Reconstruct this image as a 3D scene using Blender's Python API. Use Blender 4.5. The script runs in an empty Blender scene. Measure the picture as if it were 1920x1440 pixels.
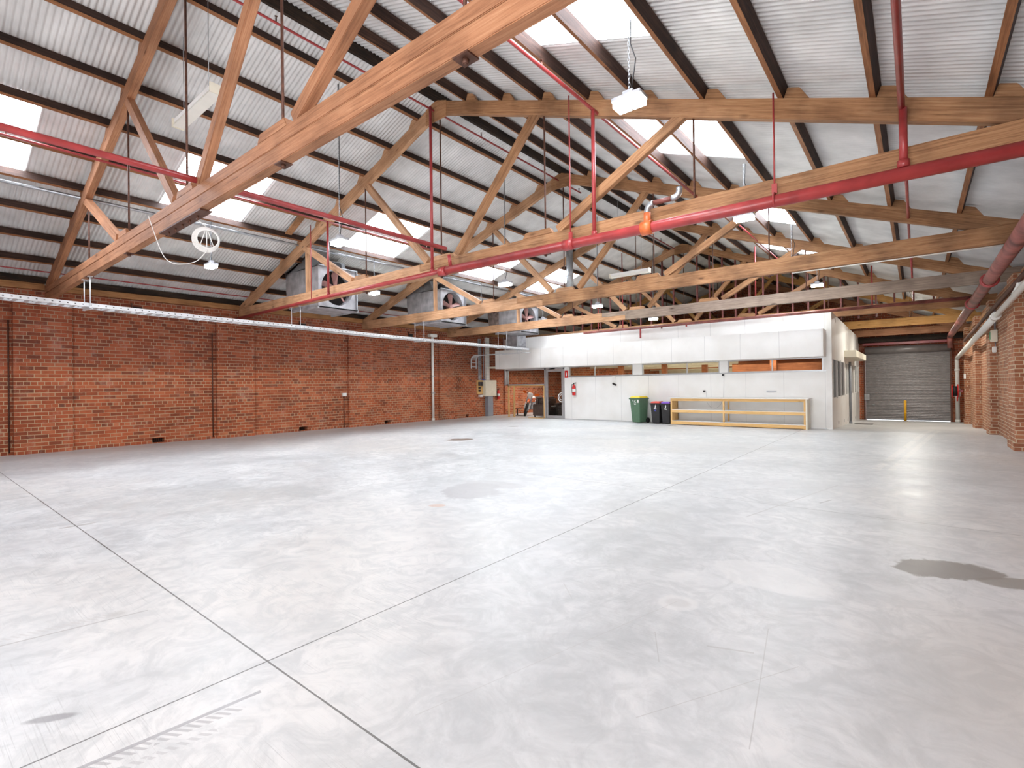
import bpy, math, random
from math import sin, cos, pi, radians, sqrt, atan2
from mathutils import Vector, Matrix
random.seed(7)
SC = bpy.context.scene
COL = SC.collection

# ------------------------------------------------------------------ materials
def _nt(name):
    m = bpy.data.materials.new(name); m.use_nodes = True
    nt = m.node_tree; b = nt.nodes['Principled BSDF']
    return m, nt, b
def N(nt, t, **kw):
    n = nt.nodes.new(t)
    for k, v in kw.items(): setattr(n, k, v)
    return n
def L(nt, a, b): nt.links.new(a, b)
def ramp(nt, stops):
    r = N(nt, 'ShaderNodeValToRGB'); e = r.color_ramp.elements
    while len(e) < len(stops): e.new(0.5)
    for x, (p, c) in zip(e, stops): x.position = p; x.color = (*c, 1)
    return r
def s2l(c):
    return tuple(((v/255)/12.92 if v/255 <= .04045 else ((v/255+.055)/1.055)**2.4) for v in c)
def plain(name, rgb, rough=.5, metal=0.0, noise=0.06, nscale=6.0, spec=.5, bump=0):
    """A painted / plastic / metal surface with a little procedural unevenness."""
    m, nt, b = _nt(name)
    tc = N(nt, 'ShaderNodeTexCoord'); nz = N(nt, 'ShaderNodeTexNoise'); nz.inputs['Scale'].default_value = nscale
    nz.inputs['Detail'].default_value = 5
    L(nt, tc.outputs['Object'], nz.inputs['Vector'])
    c = s2l(rgb); lo = tuple(v*(1-noise*2) for v in c); hi = tuple(min(1, v*(1+noise)) for v in c)
    r = ramp(nt, [(.3, lo), (.7, hi)]); L(nt, nz.outputs['Fac'], r.inputs['Fac'])
    L(nt, r.outputs['Color'], b.inputs['Base Color'])
    b.inputs['Roughness'].default_value = rough; b.inputs['Metallic'].default_value = metal
    b.inputs['Specular IOR Level'].default_value = spec
    if bump:
        bp = N(nt, 'ShaderNodeBump'); bp.inputs['Strength'].default_value = bump
        bp.inputs['Distance'].default_value = .01
        L(nt, nz.outputs['Fac'], bp.inputs['Height']); L(nt, bp.outputs['Normal'], b.inputs['Normal'])
    return m
def emit(name, rgb, strength):
    m, nt, b = _nt(name)
    b.inputs['Base Color'].default_value = (*s2l(rgb), 1)
    b.inputs['Emission Color'].default_value = (*s2l(rgb), 1)
    b.inputs['Emission Strength'].default_value = strength
    return m
def wood(name, lo, mid, hi, axis='X', rough=.65, knots=True, scale=1.0, stain=.35):
    """Sawn timber: grain stretched along AXIS of the object, knots and dirt blotches."""
    m, nt, b = _nt(name)
    tc = N(nt, 'ShaderNodeTexCoord'); oi = N(nt, 'ShaderNodeObjectInfo')
    mp = N(nt, 'ShaderNodeMapping')
    s = {'X': (1.1, 30, 30), 'Y': (30, 1.1, 30), 'Z': (30, 30, 1.1)}[axis]
    mp.inputs['Scale'].default_value = tuple(v*scale for v in s)
    add = N(nt, 'ShaderNodeVectorMath', operation='ADD')
    mul = N(nt, 'ShaderNodeMath', operation='MULTIPLY'); mul.inputs[1].default_value = 37.0
    L(nt, oi.outputs['Random'], mul.inputs[0]); L(nt, tc.outputs['Object'], add.inputs[0]); L(nt, mul.outputs[0], add.inputs[1])
    L(nt, add.outputs[0], mp.inputs['Vector'])
    n1 = N(nt, 'ShaderNodeTexNoise'); n1.inputs['Scale'].default_value = 1.6; n1.inputs['Detail'].default_value = 8
    n1.inputs['Roughness'].default_value = .65; n1.inputs['Distortion'].default_value = .8
    L(nt, mp.outputs[0], n1.inputs['Vector'])
    r = ramp(nt, [(.28, s2l(lo)), (.5, s2l(mid)), (.74, s2l(hi))]); L(nt, n1.outputs['Fac'], r.inputs['Fac'])
    n2 = N(nt, 'ShaderNodeTexNoise'); n2.inputs['Scale'].default_value = 1.5*scale; n2.inputs['Detail'].default_value = 6
    L(nt, add.outputs[0], n2.inputs['Vector'])
    r2 = ramp(nt, [(.36, (1-stain, 1-stain*1.02, 1-stain)), (.56, (1, 1, 1))]); L(nt, n2.outputs['Fac'], r2.inputs['Fac'])
    mx = N(nt, 'ShaderNodeMix', data_type='RGBA', blend_type='MULTIPLY'); mx.inputs[0].default_value = .8
    L(nt, r.outputs['Color'], mx.inputs[6]); L(nt, r2.outputs['Color'], mx.inputs[7])
    out = mx.outputs[2]
    if knots:
        mp2 = N(nt, 'ShaderNodeMapping')
        s2 = {'X': (1.3, 4, 4), 'Y': (4, 1.3, 4), 'Z': (4, 4, 1.3)}[axis]; mp2.inputs['Scale'].default_value = s2
        L(nt, add.outputs[0], mp2.inputs['Vector'])
        v = N(nt, 'ShaderNodeTexVoronoi'); v.inputs['Scale'].default_value = 1.0
        L(nt, mp2.outputs[0], v.inputs['Vector'])
        r3 = ramp(nt, [(.04, (.25, .2, .18)), (.13, (1, 1, 1))]); L(nt, v.outputs['Distance'], r3.inputs['Fac'])
        mx2 = N(nt, 'ShaderNodeMix', data_type='RGBA', blend_type='MULTIPLY'); mx2.inputs[0].default_value = .8
        L(nt, out, mx2.inputs[6]); L(nt, r3.outputs['Color'], mx2.inputs[7]); out = mx2.outputs[2]
    L(nt, out, b.inputs['Base Color']); b.inputs['Roughness'].default_value = rough
    b.inputs['Specular IOR Level'].default_value = .25
    bp = N(nt, 'ShaderNodeBump'); bp.inputs['Strength'].default_value = .25; bp.inputs['Distance'].default_value = .006
    L(nt, n1.outputs['Fac'], bp.inputs['Height']); L(nt, bp.outputs['Normal'], b.inputs['Normal'])
    return m
def brick(name, cols, mortar, dirt=.35, wht=.25, upper=False, row=.092):
    m, nt, b = _nt(name)
    tc = N(nt, 'ShaderNodeTexCoord'); sp = N(nt, 'ShaderNodeSeparateXYZ'); L(nt, tc.outputs['Object'], sp.inputs[0])
    ad = N(nt, 'ShaderNodeMath', operation='ADD'); L(nt, sp.outputs[0], ad.inputs[0]); L(nt, sp.outputs[1], ad.inputs[1])
    cb = N(nt, 'ShaderNodeCombineXYZ'); L(nt, ad.outputs[0], cb.inputs[0]); L(nt, sp.outputs[2], cb.inputs[1])
    # slightly wavering courses
    nw = N(nt, 'ShaderNodeTexNoise'); nw.inputs['Scale'].default_value = 3.0; L(nt, tc.outputs['Object'], nw.inputs['Vector'])
    sc = N(nt, 'ShaderNodeVectorMath', operation='SCALE'); sc.inputs['Scale'].default_value = .012; L(nt, nw.outputs['Color'], sc.inputs[0])
    av = N(nt, 'ShaderNodeVectorMath', operation='ADD'); L(nt, cb.outputs[0], av.inputs[0]); L(nt, sc.outputs[0], av.inputs[1])
    bt = N(nt, 'ShaderNodeTexBrick'); bt.offset = .5; bt.squash = .5; bt.squash_frequency = 6
    for k, v in (('Scale', 1.0), ('Mortar Size', .0075), ('Mortar Smooth', .3), ('Bias', 0.0), ('Brick Width', .25), ('Row Height', row)):
        bt.inputs[k].default_value = v
    bt.inputs['Color1'].default_value = (0, 0, 0, 1); bt.inputs['Color2'].default_value = (1, 1, 1, 1); bt.inputs['Mortar'].default_value = (.5, .5, .5, 1)
    L(nt, av.outputs[0], bt.inputs['Vector'])
    n0 = N(nt, 'ShaderNodeTexNoise'); n0.inputs['Scale'].default_value = 9; n0.inputs['Detail'].default_value = 6; L(nt, tc.outputs['Object'], n0.inputs['Vector'])
    mixf = N(nt, 'ShaderNodeMix'); mixf.inputs[0].default_value = .38; L(nt, bt.outputs['Color'], mixf.inputs[2]); L(nt, n0.outputs['Fac'], mixf.inputs[3])
    r = ramp(nt, [(p, s2l(c)) for p, c in cols]); L(nt, mixf.outputs[0], r.inputs['Fac'])
    # large weathering and pale efflorescence
    n2 = N(nt, 'ShaderNodeTexNoise'); n2.inputs['Scale'].default_value = .8; n2.inputs['Detail'].default_value = 8; n2.inputs['Roughness'].default_value = .65
    L(nt, tc.outputs['Object'], n2.inputs['Vector'])
    r2 = ramp(nt, [(.36, (1-dirt, 1-dirt*1.1, 1-dirt*1.1)), (.58, (1, 1, 1))]); L(nt, n2.outputs['Fac'], r2.inputs['Fac'])
    m1 = N(nt, 'ShaderNodeMix', data_type='RGBA', blend_type='MULTIPLY'); m1.inputs[0].default_value = 1
    L(nt, r.outputs['Color'], m1.inputs[6]); L(nt, r2.outputs['Color'], m1.inputs[7])
    n3 = N(nt, 'ShaderNodeTexNoise'); n3.inputs['Scale'].default_value = 2.2; n3.inputs['Detail'].default_value = 9; n3.inputs['Roughness'].default_value = .75
    L(nt, tc.outputs['Object'], n3.inputs['Vector'])
    r3 = ramp(nt, [(.55, (0, 0, 0)), (.75, (wht, wht, wht))]); L(nt, n3.outputs['Fac'], r3.inputs['Fac'])
    m2 = N(nt, 'ShaderNodeMix', data_type='RGBA'); m2.inputs[7].default_value = (*s2l((205, 180, 165)), 1)
    L(nt, r3.outputs['Color'], m2.inputs[0]); L(nt, m1.outputs[2], m2.inputs[6])
    m3 = N(nt, 'ShaderNodeMix', data_type='RGBA'); m3.inputs[7].default_value = (*s2l(mortar), 1)
    L(nt, bt.outputs['Fac'], m3.inputs[0]); L(nt, m2.outputs[2], m3.inputs[6])
    out = m3.outputs[2]
    if upper:   # bricks above a ragged course line are dusky with old grime
        zn = N(nt, 'ShaderNodeMath', operation='MULTIPLY_ADD'); zn.inputs[1].default_value = 1.1; L(nt, n2.outputs['Fac'], zn.inputs[0]); L(nt, sp.outputs[2], zn.inputs[2])
        r5 = ramp(nt, [(.48, (0, 0, 0)), (.56, (1, 1, 1))]); dv = N(nt, 'ShaderNodeMath', operation='DIVIDE'); dv.inputs[1].default_value = 5.2
        L(nt, zn.outputs[0], dv.inputs[0]); L(nt, dv.outputs[0], r5.inputs['Fac'])
        m5 = N(nt, 'ShaderNodeMix', data_type='RGBA', blend_type='MULTIPLY'); m5.inputs[7].default_value = (.7, .68, .74, 1)
        L(nt, r5.outputs['Color'], m5.inputs[0]); L(nt, out, m5.inputs[6]); out = m5.outputs[2]
    L(nt, out, b.inputs['Base Color']); b.inputs['Roughness'].default_value = .85; b.inputs['Specular IOR Level'].default_value = .2
    bp = N(nt, 'ShaderNodeBump'); bp.invert = True; bp.inputs['Strength'].default_value = .5; bp.inputs['Distance'].default_value = .012
    L(nt, bt.outputs['Fac'], bp.inputs['Height']); L(nt, bp.outputs['Normal'], b.inputs['Normal'])
    return m
def glass(name, tint=(235, 240, 240), rough=0.0, refl=.5):
    m, nt, b = _nt(name)
    nt.nodes.remove(b); out = nt.nodes['Material Output']
    tr = N(nt, 'ShaderNodeBsdfTransparent'); tr.inputs['Color'].default_value = (*s2l(tint), 1)
    gl = N(nt, 'ShaderNodeBsdfGlossy'); gl.inputs['Roughness'].default_value = .03
    fr = N(nt, 'ShaderNodeFresnel'); fr.inputs['IOR'].default_value = 1.45
    ml = N(nt, 'ShaderNodeMath', operation='MULTIPLY'); ml.inputs[1].default_value = refl
    L(nt, fr.outputs[0], ml.inputs[0])
    mx = N(nt, 'ShaderNodeMixShader'); L(nt, ml.outputs[0], mx.inputs[0]); L(nt, tr.outputs[0], mx.inputs[1]); L(nt, gl.outputs[0], mx.inputs[2])
    L(nt, mx.outputs[0], out.inputs['Surface'])
    return m

def panel_mat():
    """White insulated wall panels with fine vertical joints every 1.18 m."""
    m, nt, b = _nt('white_panel')
    tc = N(nt, 'ShaderNodeTexCoord'); sp = N(nt, 'ShaderNodeSeparateXYZ'); L(nt, tc.outputs['Object'], sp.inputs[0])
    a = N(nt, 'ShaderNodeMath', operation='ADD'); a.inputs[1].default_value = 3.43 + 1.18*20; L(nt, sp.outputs[0], a.inputs[0])
    a2 = N(nt, 'ShaderNodeMath', operation='PINGPONG'); a2.inputs[1].default_value = .59; L(nt, a.outputs[0], a2.inputs[0])
    lt = N(nt, 'ShaderNodeMath', operation='LESS_THAN'); lt.inputs[1].default_value = .004; L(nt, a2.outputs[0], lt.inputs[0])
    # faint vertical ribs
    wv = N(nt, 'ShaderNodeMath', operation='PINGPONG'); wv.inputs[1].default_value = .05; L(nt, a.outputs[0], wv.inputs[0])
    bp = N(nt, 'ShaderNodeBump'); bp.inputs['Strength'].default_value = .08; bp.inputs['Distance'].default_value = .01; L(nt, wv.outputs[0], bp.inputs['Height'])
    nz = N(nt, 'ShaderNodeTexNoise'); nz.inputs['Scale'].default_value = 1.2; nz.inputs['Detail'].default_value = 7; L(nt, tc.outputs['Object'], nz.inputs['Vector'])
    r = ramp(nt, [(.3, s2l((229, 228, 224))), (.65, s2l((239, 239, 237)))]); L(nt, nz.outputs['Fac'], r.inputs['Fac'])
    mx = N(nt, 'ShaderNodeMix', data_type='RGBA'); mx.inputs[7].default_value = (*s2l((190, 190, 190)), 1)
    L(nt, lt.outputs[0], mx.inputs[0]); L(nt, r.outputs['Color'], mx.inputs[6])
    L(nt, mx.outputs[2], b.inputs['Base Color']); b.inputs['Roughness'].default_value = .45
    L(nt, bp.outputs['Normal'], b.inputs['Normal'])
    return m

def floor_mat():
    m, nt, b = _nt('polished_concrete')
    tc = N(nt, 'ShaderNodeTexCoord'); P = tc.outputs['Object']
    sp = N(nt, 'ShaderNodeSeparateXYZ'); L(nt, P, sp.inputs[0])
    def noise(scale, detail=6, rough=.6, dist=0.0, vec=None):
        n = N(nt, 'ShaderNodeTexNoise'); n.inputs['Scale'].default_value = scale; n.inputs['Detail'].default_value = detail
        n.inputs['Roughness'].default_value = rough; n.inputs['Distortion'].default_value = dist
        L(nt, vec or P, n.inputs['Vector']); return n
    def math(op, a, bb=None, clamp=False):
        n = N(nt, 'ShaderNodeMath', operation=op); n.use_clamp = clamp
        for i, v in enumerate((a, bb)):
            if v is None: continue
            if isinstance(v, (int, float)): n.inputs[i].default_value = v
            else: L(nt, v, n.inputs[i])
        return n.outputs[0]
    big = noise(.35, 9, .62, .5); mid = noise(1.7, 9, .7, 1.2); fine = noise(34, 5, .7)
    f = math('ADD', math('MULTIPLY', big.outputs['Fac'], .5), math('MULTIPLY', mid.outputs['Fac'], .5))
    r = ramp(nt, [(.41, s2l((182, 185, 186))), (.5, s2l((200, 202, 203))), (.59, s2l((213, 214, 214)))]); L(nt, f, r.inputs['Fac'])
    col = r.outputs['Color']
    def over(colr, fac, rgb, amt=1.0, blend='MIX'):
        mx = N(nt, 'ShaderNodeMix', data_type='RGBA', blend_type=blend)
        L(nt, math('MULTIPLY', fac, amt), mx.inputs[0]); L(nt, colr, mx.inputs[6]); mx.inputs[7].default_value = (*s2l(rgb), 1)
        return mx.outputs[2]
    # speckle
    rs = ramp(nt, [(.62, (0, 0, 0)), (.72, (1, 1, 1))]); L(nt, fine.outputs['Fac'], rs.inputs['Fac'])
    col = over(col, rs.outputs['Color'], (184, 184, 184), .3)
    # warm drift
    wd = noise(.22, 4, .5); rw = ramp(nt, [(.5, (0, 0, 0)), (.7, (1, 1, 1))]); L(nt, wd.outputs['Fac'], rw.inputs['Fac'])
    col = over(col, rw.outputs['Color'], (208, 200, 190), .45)
    # fine straight scratches in three directions, in patches
    for ang, sc in ((.5, 1.3), (1.35, 1.1), (2.4, 1.7)):
        mp = N(nt, 'ShaderNodeMapping'); mp.inputs['Rotation'].default_value = (0, 0, ang); mp.inputs['Scale'].default_value = (sc*1.6, sc*130, 1)
        L(nt, P, mp.inputs['Vector'])
        n = noise(1.0, 2, .5, 0.0, mp.outputs[0])
        msk = noise(.8, 4, .6, 0.0); ms = ramp(nt, [(.48, (0, 0, 0)), (.62, (1, 1, 1))]); L(nt, msk.outputs['Fac'], ms.inputs['Fac'])
        rl = ramp(nt, [(.61, (0, 0, 0)), (.7, (1, 1, 1))]); L(nt, n.outputs['Fac'], rl.inputs['Fac'])
        col = over(col, math('MULTIPLY', rl.outputs['Color'], ms.outputs['Color']), (146, 146, 145), .42)
    # cloudy trowel marks
    tm = noise(3.2, 8, .7, 2.0); rt_ = ramp(nt, [(.44, (0, 0, 0)), (.6, (1, 1, 1))]); L(nt, tm.outputs['Fac'], rt_.inputs['Fac'])
    col = over(col, rt_.outputs['Color'], (174, 177, 178), .5)
    # stains with their own shapes, and long darker strips: warped ellipses
    wn = noise(2.6, 7, .65); wn2 = noise(2.6, 7, .65, 0.0)
    wv = N(nt, 'ShaderNodeVectorMath', operation='SUBTRACT'); wv.inputs[1].default_value = (.5, .5, .5); L(nt, wn.outputs['Color'], wv.inputs[0])
    def stain(cx, cy, rx, ry, ang, rgb, amt, soft=.25, warp=.5):
        ws = N(nt, 'ShaderNodeVectorMath', operation='SCALE'); ws.inputs['Scale'].default_value = warp*min(rx, ry)*2; L(nt, wv.outputs[0], ws.inputs[0])
        pa = N(nt, 'ShaderNodeVectorMath', operation='ADD'); L(nt, P, pa.inputs[0]); L(nt, ws.outputs[0], pa.inputs[1])
        mp = N(nt, 'ShaderNodeMapping', vector_type='TEXTURE'); mp.inputs['Location'].default_value = (cx, cy, 0)
        mp.inputs['Rotation'].default_value = (0, 0, ang); mp.inputs['Scale'].default_value = (rx, ry, 1000)
        L(nt, pa.outputs[0], mp.inputs['Vector'])
        ln = N(nt, 'ShaderNodeVectorMath', operation='LENGTH'); L(nt, mp.outputs[0], ln.inputs[0])
        rr = ramp(nt, [(max(0, .5-soft/2), (1, 1, 1)), (.5+soft/2, (0, 0, 0))])
        hv = math('MULTIPLY', ln.outputs['Value'], .5); L(nt, hv, rr.inputs['Fac'])
        nonlocal col
        col = over(col, rr.outputs['Color'], rgb, amt)
    for s in STAINS_STRIPS: stain(*s)
    # tyre tracks: pale treaded arcs in the driveway, a few grey skids
    def line(x0, y0, x1, y1, w, rgb, amt, tread=0):
        dx, dy = x1-x0, y1-y0; ln_ = sqrt(dx*dx+dy*dy); ux, uy = dx/ln_, dy/ln_
        t = math('ADD', math('MULTIPLY', math('SUBTRACT', sp.outputs[0], x0), ux), math('MULTIPLY', math('SUBTRACT', sp.outputs[1], y0), uy))
        d = math('ADD', math('MULTIPLY', math('SUBTRACT', sp.outputs[0], x0), -uy), math('MULTIPLY', math('SUBTRACT', sp.outputs[1], y0), ux))
        ins = math('MULTIPLY', math('MULTIPLY', math('GREATER_THAN', t, 0.0), math('LESS_THAN', t, ln_)), math('LESS_THAN', math('ABSOLUTE', d), w))
        if tread:
            ins = math('MULTIPLY', ins, math('GREATER_THAN', math('PINGPONG', math('ADD', t, math('MULTIPLY', d, .8)), tread), tread*.5))
            ins = math('MULTIPLY', ins, math('GREATER_THAN', mid.outputs['Fac'], .44))
        nonlocal col
        col = over(col, ins, rgb, amt)
    for s in LINES: line(*s)
    def joint(src, at, w):
        d = math('ABSOLUTE', math('SUBTRACT', src, at))
        wob = math('MULTIPLY', math('SUBTRACT', mid.outputs['Fac'], .5), .006)
        return math('LESS_THAN', math('ADD', d, wob), w)
    jn = None
    for a, at, w in ((1, 1.30, .005), (1, 6.80, .0035), (0, -2.80, .005), (1, 12.3, .004), (0, -9.9, .0025), (1, -4.2, .005)):
        j = joint(sp.outputs[a], at, w); jn = j if jn is None else math('MAXIMUM', jn, j)
    col = over(col, jn, (70, 66, 62), .85)
    L(nt, col, b.inputs['Base Color'])
    rr = ramp(nt, [(.35, (.34, .34, .34)), (.65, (.46, .46, .46))]); L(nt, mid.outputs['Fac'], rr.inputs['Fac'])
    L(nt, rr.outputs['Color'], b.inputs['Roughness']); b.inputs['Specular IOR Level'].default_value = .45
    bp = N(nt, 'ShaderNodeBump'); bp.inputs['Strength'].default_value = .03; bp.inputs['Distance'].default_value = .004
    hh = math('SUBTRACT', math('MULTIPLY', mid.outputs['Fac'], .6), jn); L(nt, hh, bp.inputs['Height']); L(nt, bp.outputs['Normal'], b.inputs['Normal'])
    return m
STAINS_STRIPS = [  # x, y, rx, ry, angle, colour, amount, softness, warp
    (.16, 5.22, .36, .24, .55, (126, 122, 116), .85, .06, .8), (.62, 5.2, .3, .13, .4, (132, 128, 121), .8, .06, .7),
    (-5.0, 5.25, .42, .52, .6, (168, 168, 170), .75, .1, .9), (-5.05, 5.75, .5, .25, .2, (176, 176, 177), .6, .1, .9),
    (-10.0, 10.05, .34, .26, .8, (112, 92, 76), .9, .06, .8), (-8.9, 11.6, .9, .5, .4, (176, 176, 176), .5, .2, .9),
    (-4.72, 4.33, .1, .07, .5, (196, 160, 138), .6, .1, .7), (-3.11, .46, .1, .028, 1.0, (132, 130, 132), .75, .2, .9),
    (-.9, 4.25, .42, .3, -.2, (218, 218, 217), .45, .05, .5), (-1.29, 3.38, .13, .13, 0, (218, 217, 215), .45, .1, .6), (-1.29, 3.38, .08, .07, 0, (184, 183, 182), .5, .2, .6),
    (-1.4, 8.3, .8, .3, .3, (186, 187, 188), .5, .3, .9), (-6.3, 9.3, 1.0, .5, .2, (186, 187, 188), .5, .3, .9), (-7.0, 14.0, 1.2, .6, .1, (178, 180, 183), .5, .3, .9),
    (-9.6, 15.2, 1.0, .45, .3, (182, 184, 186), .5, .3, .9), (-4.3, 12.2, 1.4, .7, .5, (190, 191, 192), .5, .4, .9), (.4, 3.2, .5, .9, .2, (186, 183, 178), .45, .6, .9),
    (-16.0, 5.0, .8, 5.0, 0, (168, 160, 154), .5, .6, .6), (-16.0, 12.5, .8, 4.0, 0, (168, 160, 154), .5, .6, .6), (-.6, 24.0, 1.3, 4.5, 0, (176, 172, 166), .5, .6, .9), (-4.2, .95, .05, .05, 0, (170, 168, 165), .6, .6, .6),  # first two: long soft darker strips along the left wall base
    (-11.5, 14.3, .22, .1, .3, (110, 108, 104), .8, .1, .8), (-7.3, 1.32, .035, .17, 0, (150, 146, 138), .5, .1, .9)]
LINES = [  # x0, y0, x1, y1, half width, colour, amount, tread pitch
    (.35, 20.5, -.55, 10.5, .06, (222, 219, 214), .7, .05), (.55, 20.5, -.35, 10.5, .05, (222, 219, 214), .7, .05), (-.9, 21, -1.15, 15, .05, (214, 211, 206), .5, .05),
    (-2.62, .35, -2.55, 1.15, .012, (140, 138, 142), .7, 0), (-2.6, .35, -2.5, 1.05, .03, (150, 148, 150), .6, .02), (-2.5, .4, -2.42, .9, .02, (165, 163, 165), .5, .02),
    (-4.25, .3, -4.1, 1.1, .008, (160, 158, 156), .7, 0), (-4.35, .3, -4.2, 1.0, .03, (185, 183, 181), .5, .02), (-7.5, 1.0, -5.8, 7.5, .012, (186, 184, 182), .6, 0),
    (-.72, 3.35, -.55, 2.2, .0025, (158, 156, 154), .5, 0), (-1.0, 2.1, -.5, 3.0, .0025, (162, 160, 158), .5, 0), (-1.8, 1.5, -1.3, 3.4, .0025, (172, 170, 168), .45, 0),
    (-1.25, 2.9, -1.1, 2.6, .0025, (158, 156, 154), .5, 0), (-.95, 2.92, -.72, 3.0, .008, (164, 162, 160), .5, 0), (-2.1, 3.2, -1.9, 3.0, .003, (170, 168, 165), .5, 0),
    (-1.5, 6.0, -.9, 8.6, .01, (170, 169, 168), .6, 0), (-.95, 7.2, -.85, 7.5, .012, (150, 148, 147), .7, 0), (-2.8, 6.6, -.2, 9.2, .008, (176, 174, 172), .5, 0)]

M = {}
M['floor'] = floor_mat()
M['brick'] = brick('red_brick', [(.03, (92, 76, 70)), (.2, (140, 80, 58)), (.45, (168, 90, 60)), (.65, (182, 98, 64)), (.85, (192, 116, 82)), (.97, (146, 94, 80))], (186, 160, 128), dirt=.34, wht=.4, upper=True)
M['brick_tan'] = brick('tan_brick', [(.1, (144, 96, 74)), (.4, (168, 112, 84)), (.7, (182, 126, 94)), (.95, (152, 100, 80))], (204, 188, 162), dirt=.25, wht=.35, row=.086)
M['panel'] = panel_mat()
M['white'] = plain('white_trim', (232, 231, 228), .45, noise=.02)
M['cream'] = plain('cream_board', (226, 220, 202), .5, noise=.03)
M['sheet'] = plain('painted_corrugated_sheet', (215, 214, 213), .42, noise=.09, nscale=2.2)
M['soot'] = plain('sooty_sheet', (120, 112, 104), .6, noise=.2, nscale=3)
M['truss'] = wood('fir_beam', (142, 102, 72), (188, 144, 108), (210, 172, 138), stain=.4)
M['truss_warm'] = wood('fir_beam_red', (126, 86, 62), (168, 118, 86), (190, 144, 110))
M['truss_grey'] = wood('fir_beam_weathered', (120, 104, 92), (152, 134, 120), (174, 156, 140))
M['truss_brown'] = wood('fir_beam_brown_dim', (118, 82, 56), (164, 120, 84), (188, 148, 110), stain=.5)  # browner fir, partly the dim light at the right end put into colour
M['pine'] = wood('clear_pine', (204, 158, 96), (224, 182, 120), (236, 202, 148), stain=.1)
M['purlin'] = wood('dark_stained_purlin', (36, 25, 21), (58, 41, 34), (86, 62, 51), axis='Y', stain=.55)
M['purlin_edge'] = wood('purlin_underside_lit', (110, 72, 46), (146, 98, 64), (170, 122, 84), axis='Y')  # lighter copy: light off the floor is put into the underside colour
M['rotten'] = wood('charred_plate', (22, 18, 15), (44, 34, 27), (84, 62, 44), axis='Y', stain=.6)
M['yellowbeam'] = wood('yellow_pine_beam', (150, 104, 56), (190, 142, 84), (208, 166, 110))
M['tray'] = plain('bright_galvanised_tray', (214, 216, 219), .35, metal=.35, noise=.06)
M['plate'] = wood('wall_plate_timber', (120, 82, 50), (164, 116, 74), (188, 142, 96), axis='Y')
M['red'] = plain('red_pipe_paint', (162, 60, 60), .35, noise=.14, nscale=5)
M['redworn'] = plain('worn_red_pipe', (138, 80, 72), .45, noise=.3, nscale=3)
M['redstud'] = plain('oxide_red_stud', (126, 70, 66), .6, noise=.2)
M['rust'] = plain('rusty_iron', (96, 62, 48), .6, metal=.3, noise=.25, nscale=20)
M['galv'] = plain('galvanised_steel', (176, 180, 184), .38, metal=.75, noise=.12, nscale=9)
M['galvdull'] = plain('dull_galvanised_duct', (176, 176, 180), .55, metal=.12, noise=.2, nscale=4)
M['pvc'] = plain('white_pvc', (226, 225, 220), .35, noise=.03)
M['grey'] = plain('grey_paint', (140, 144, 152), .45, noise=.05)
M['alu'] = plain('aluminium_frame', (188, 190, 192), .35, metal=.5, noise=.04)
M['roller'] = plain('roller_curtain_grey', (132, 127, 126), .38, metal=.2, noise=.06)
M['black'] = plain('black_plastic', (38, 37, 39), .4, noise=.1)
M['rubber'] = plain('black_rubber', (24, 24, 24), .7, noise=.1)
M['void'] = plain('dark_hollow_shade', (30, 24, 22), .8, noise=.3)  # near-black sheet for the shade inside vents, wall recesses and fan throats
M['green'] = plain('bin_green', (82, 112, 88), .45, noise=.06, nscale=14)
M['yellow'] = plain('yellow_lid', (240, 214, 40), .4, noise=.03)
M['redlid'] = plain('red_lid', (224, 84, 68), .4, noise=.03)
M['purple'] = plain('purple_lid', (128, 84, 196), .4, noise=.03)
M['safety'] = plain('safety_yellow', (222, 164, 22), .45, noise=.08)
M['fire'] = plain('extinguisher_red', (206, 36, 34), .3, noise=.03)
M['orange'] = plain('orange_plastic', (236, 112, 34), .35, noise=.03)
M['leather'] = plain('dark_brown_leather', (84, 72, 67), .32, noise=.15, nscale=10, bump=.3)
M['fanblade'] = plain('pink_primer_blade', (158, 116, 110), .5, noise=.1)
M['copper'] = plain('orange_coupling', (206, 104, 54), .4, noise=.15)
M['signgreen'] = plain('sign_green', (40, 140, 84), .4, noise=.02)
M['blue'] = plain('blue_label', (70, 76, 160), .5, noise=.02)
M['glass'] = glass('clear_glass', refl=.22)
M['glassdark'] = glass('side_window_glass', (200, 205, 205), refl=.8)
M['blind'] = plain('dark_slatted_blind', (92, 82, 74), .6, noise=.1)
M['warmwood'] = wood('interior_cedar', (120, 68, 44), (160, 98, 64), (186, 124, 84))
M['skylight'] = emit('translucent_sheet_daylight', (240, 246, 255), 12.5)
M['led'] = emit('led_lens', (250, 255, 244), 70.0)
M['galvrust'] = plain('rust_streaked_duct', (150, 136, 130), .55, metal=.2, noise=.3, nscale=5)
M['downlight'] = emit('warm_downlight', (255, 224, 180), 25.0)
M['tube'] = plain('fluorescent_tube_off', (236, 234, 226), .3, noise=.02)
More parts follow.
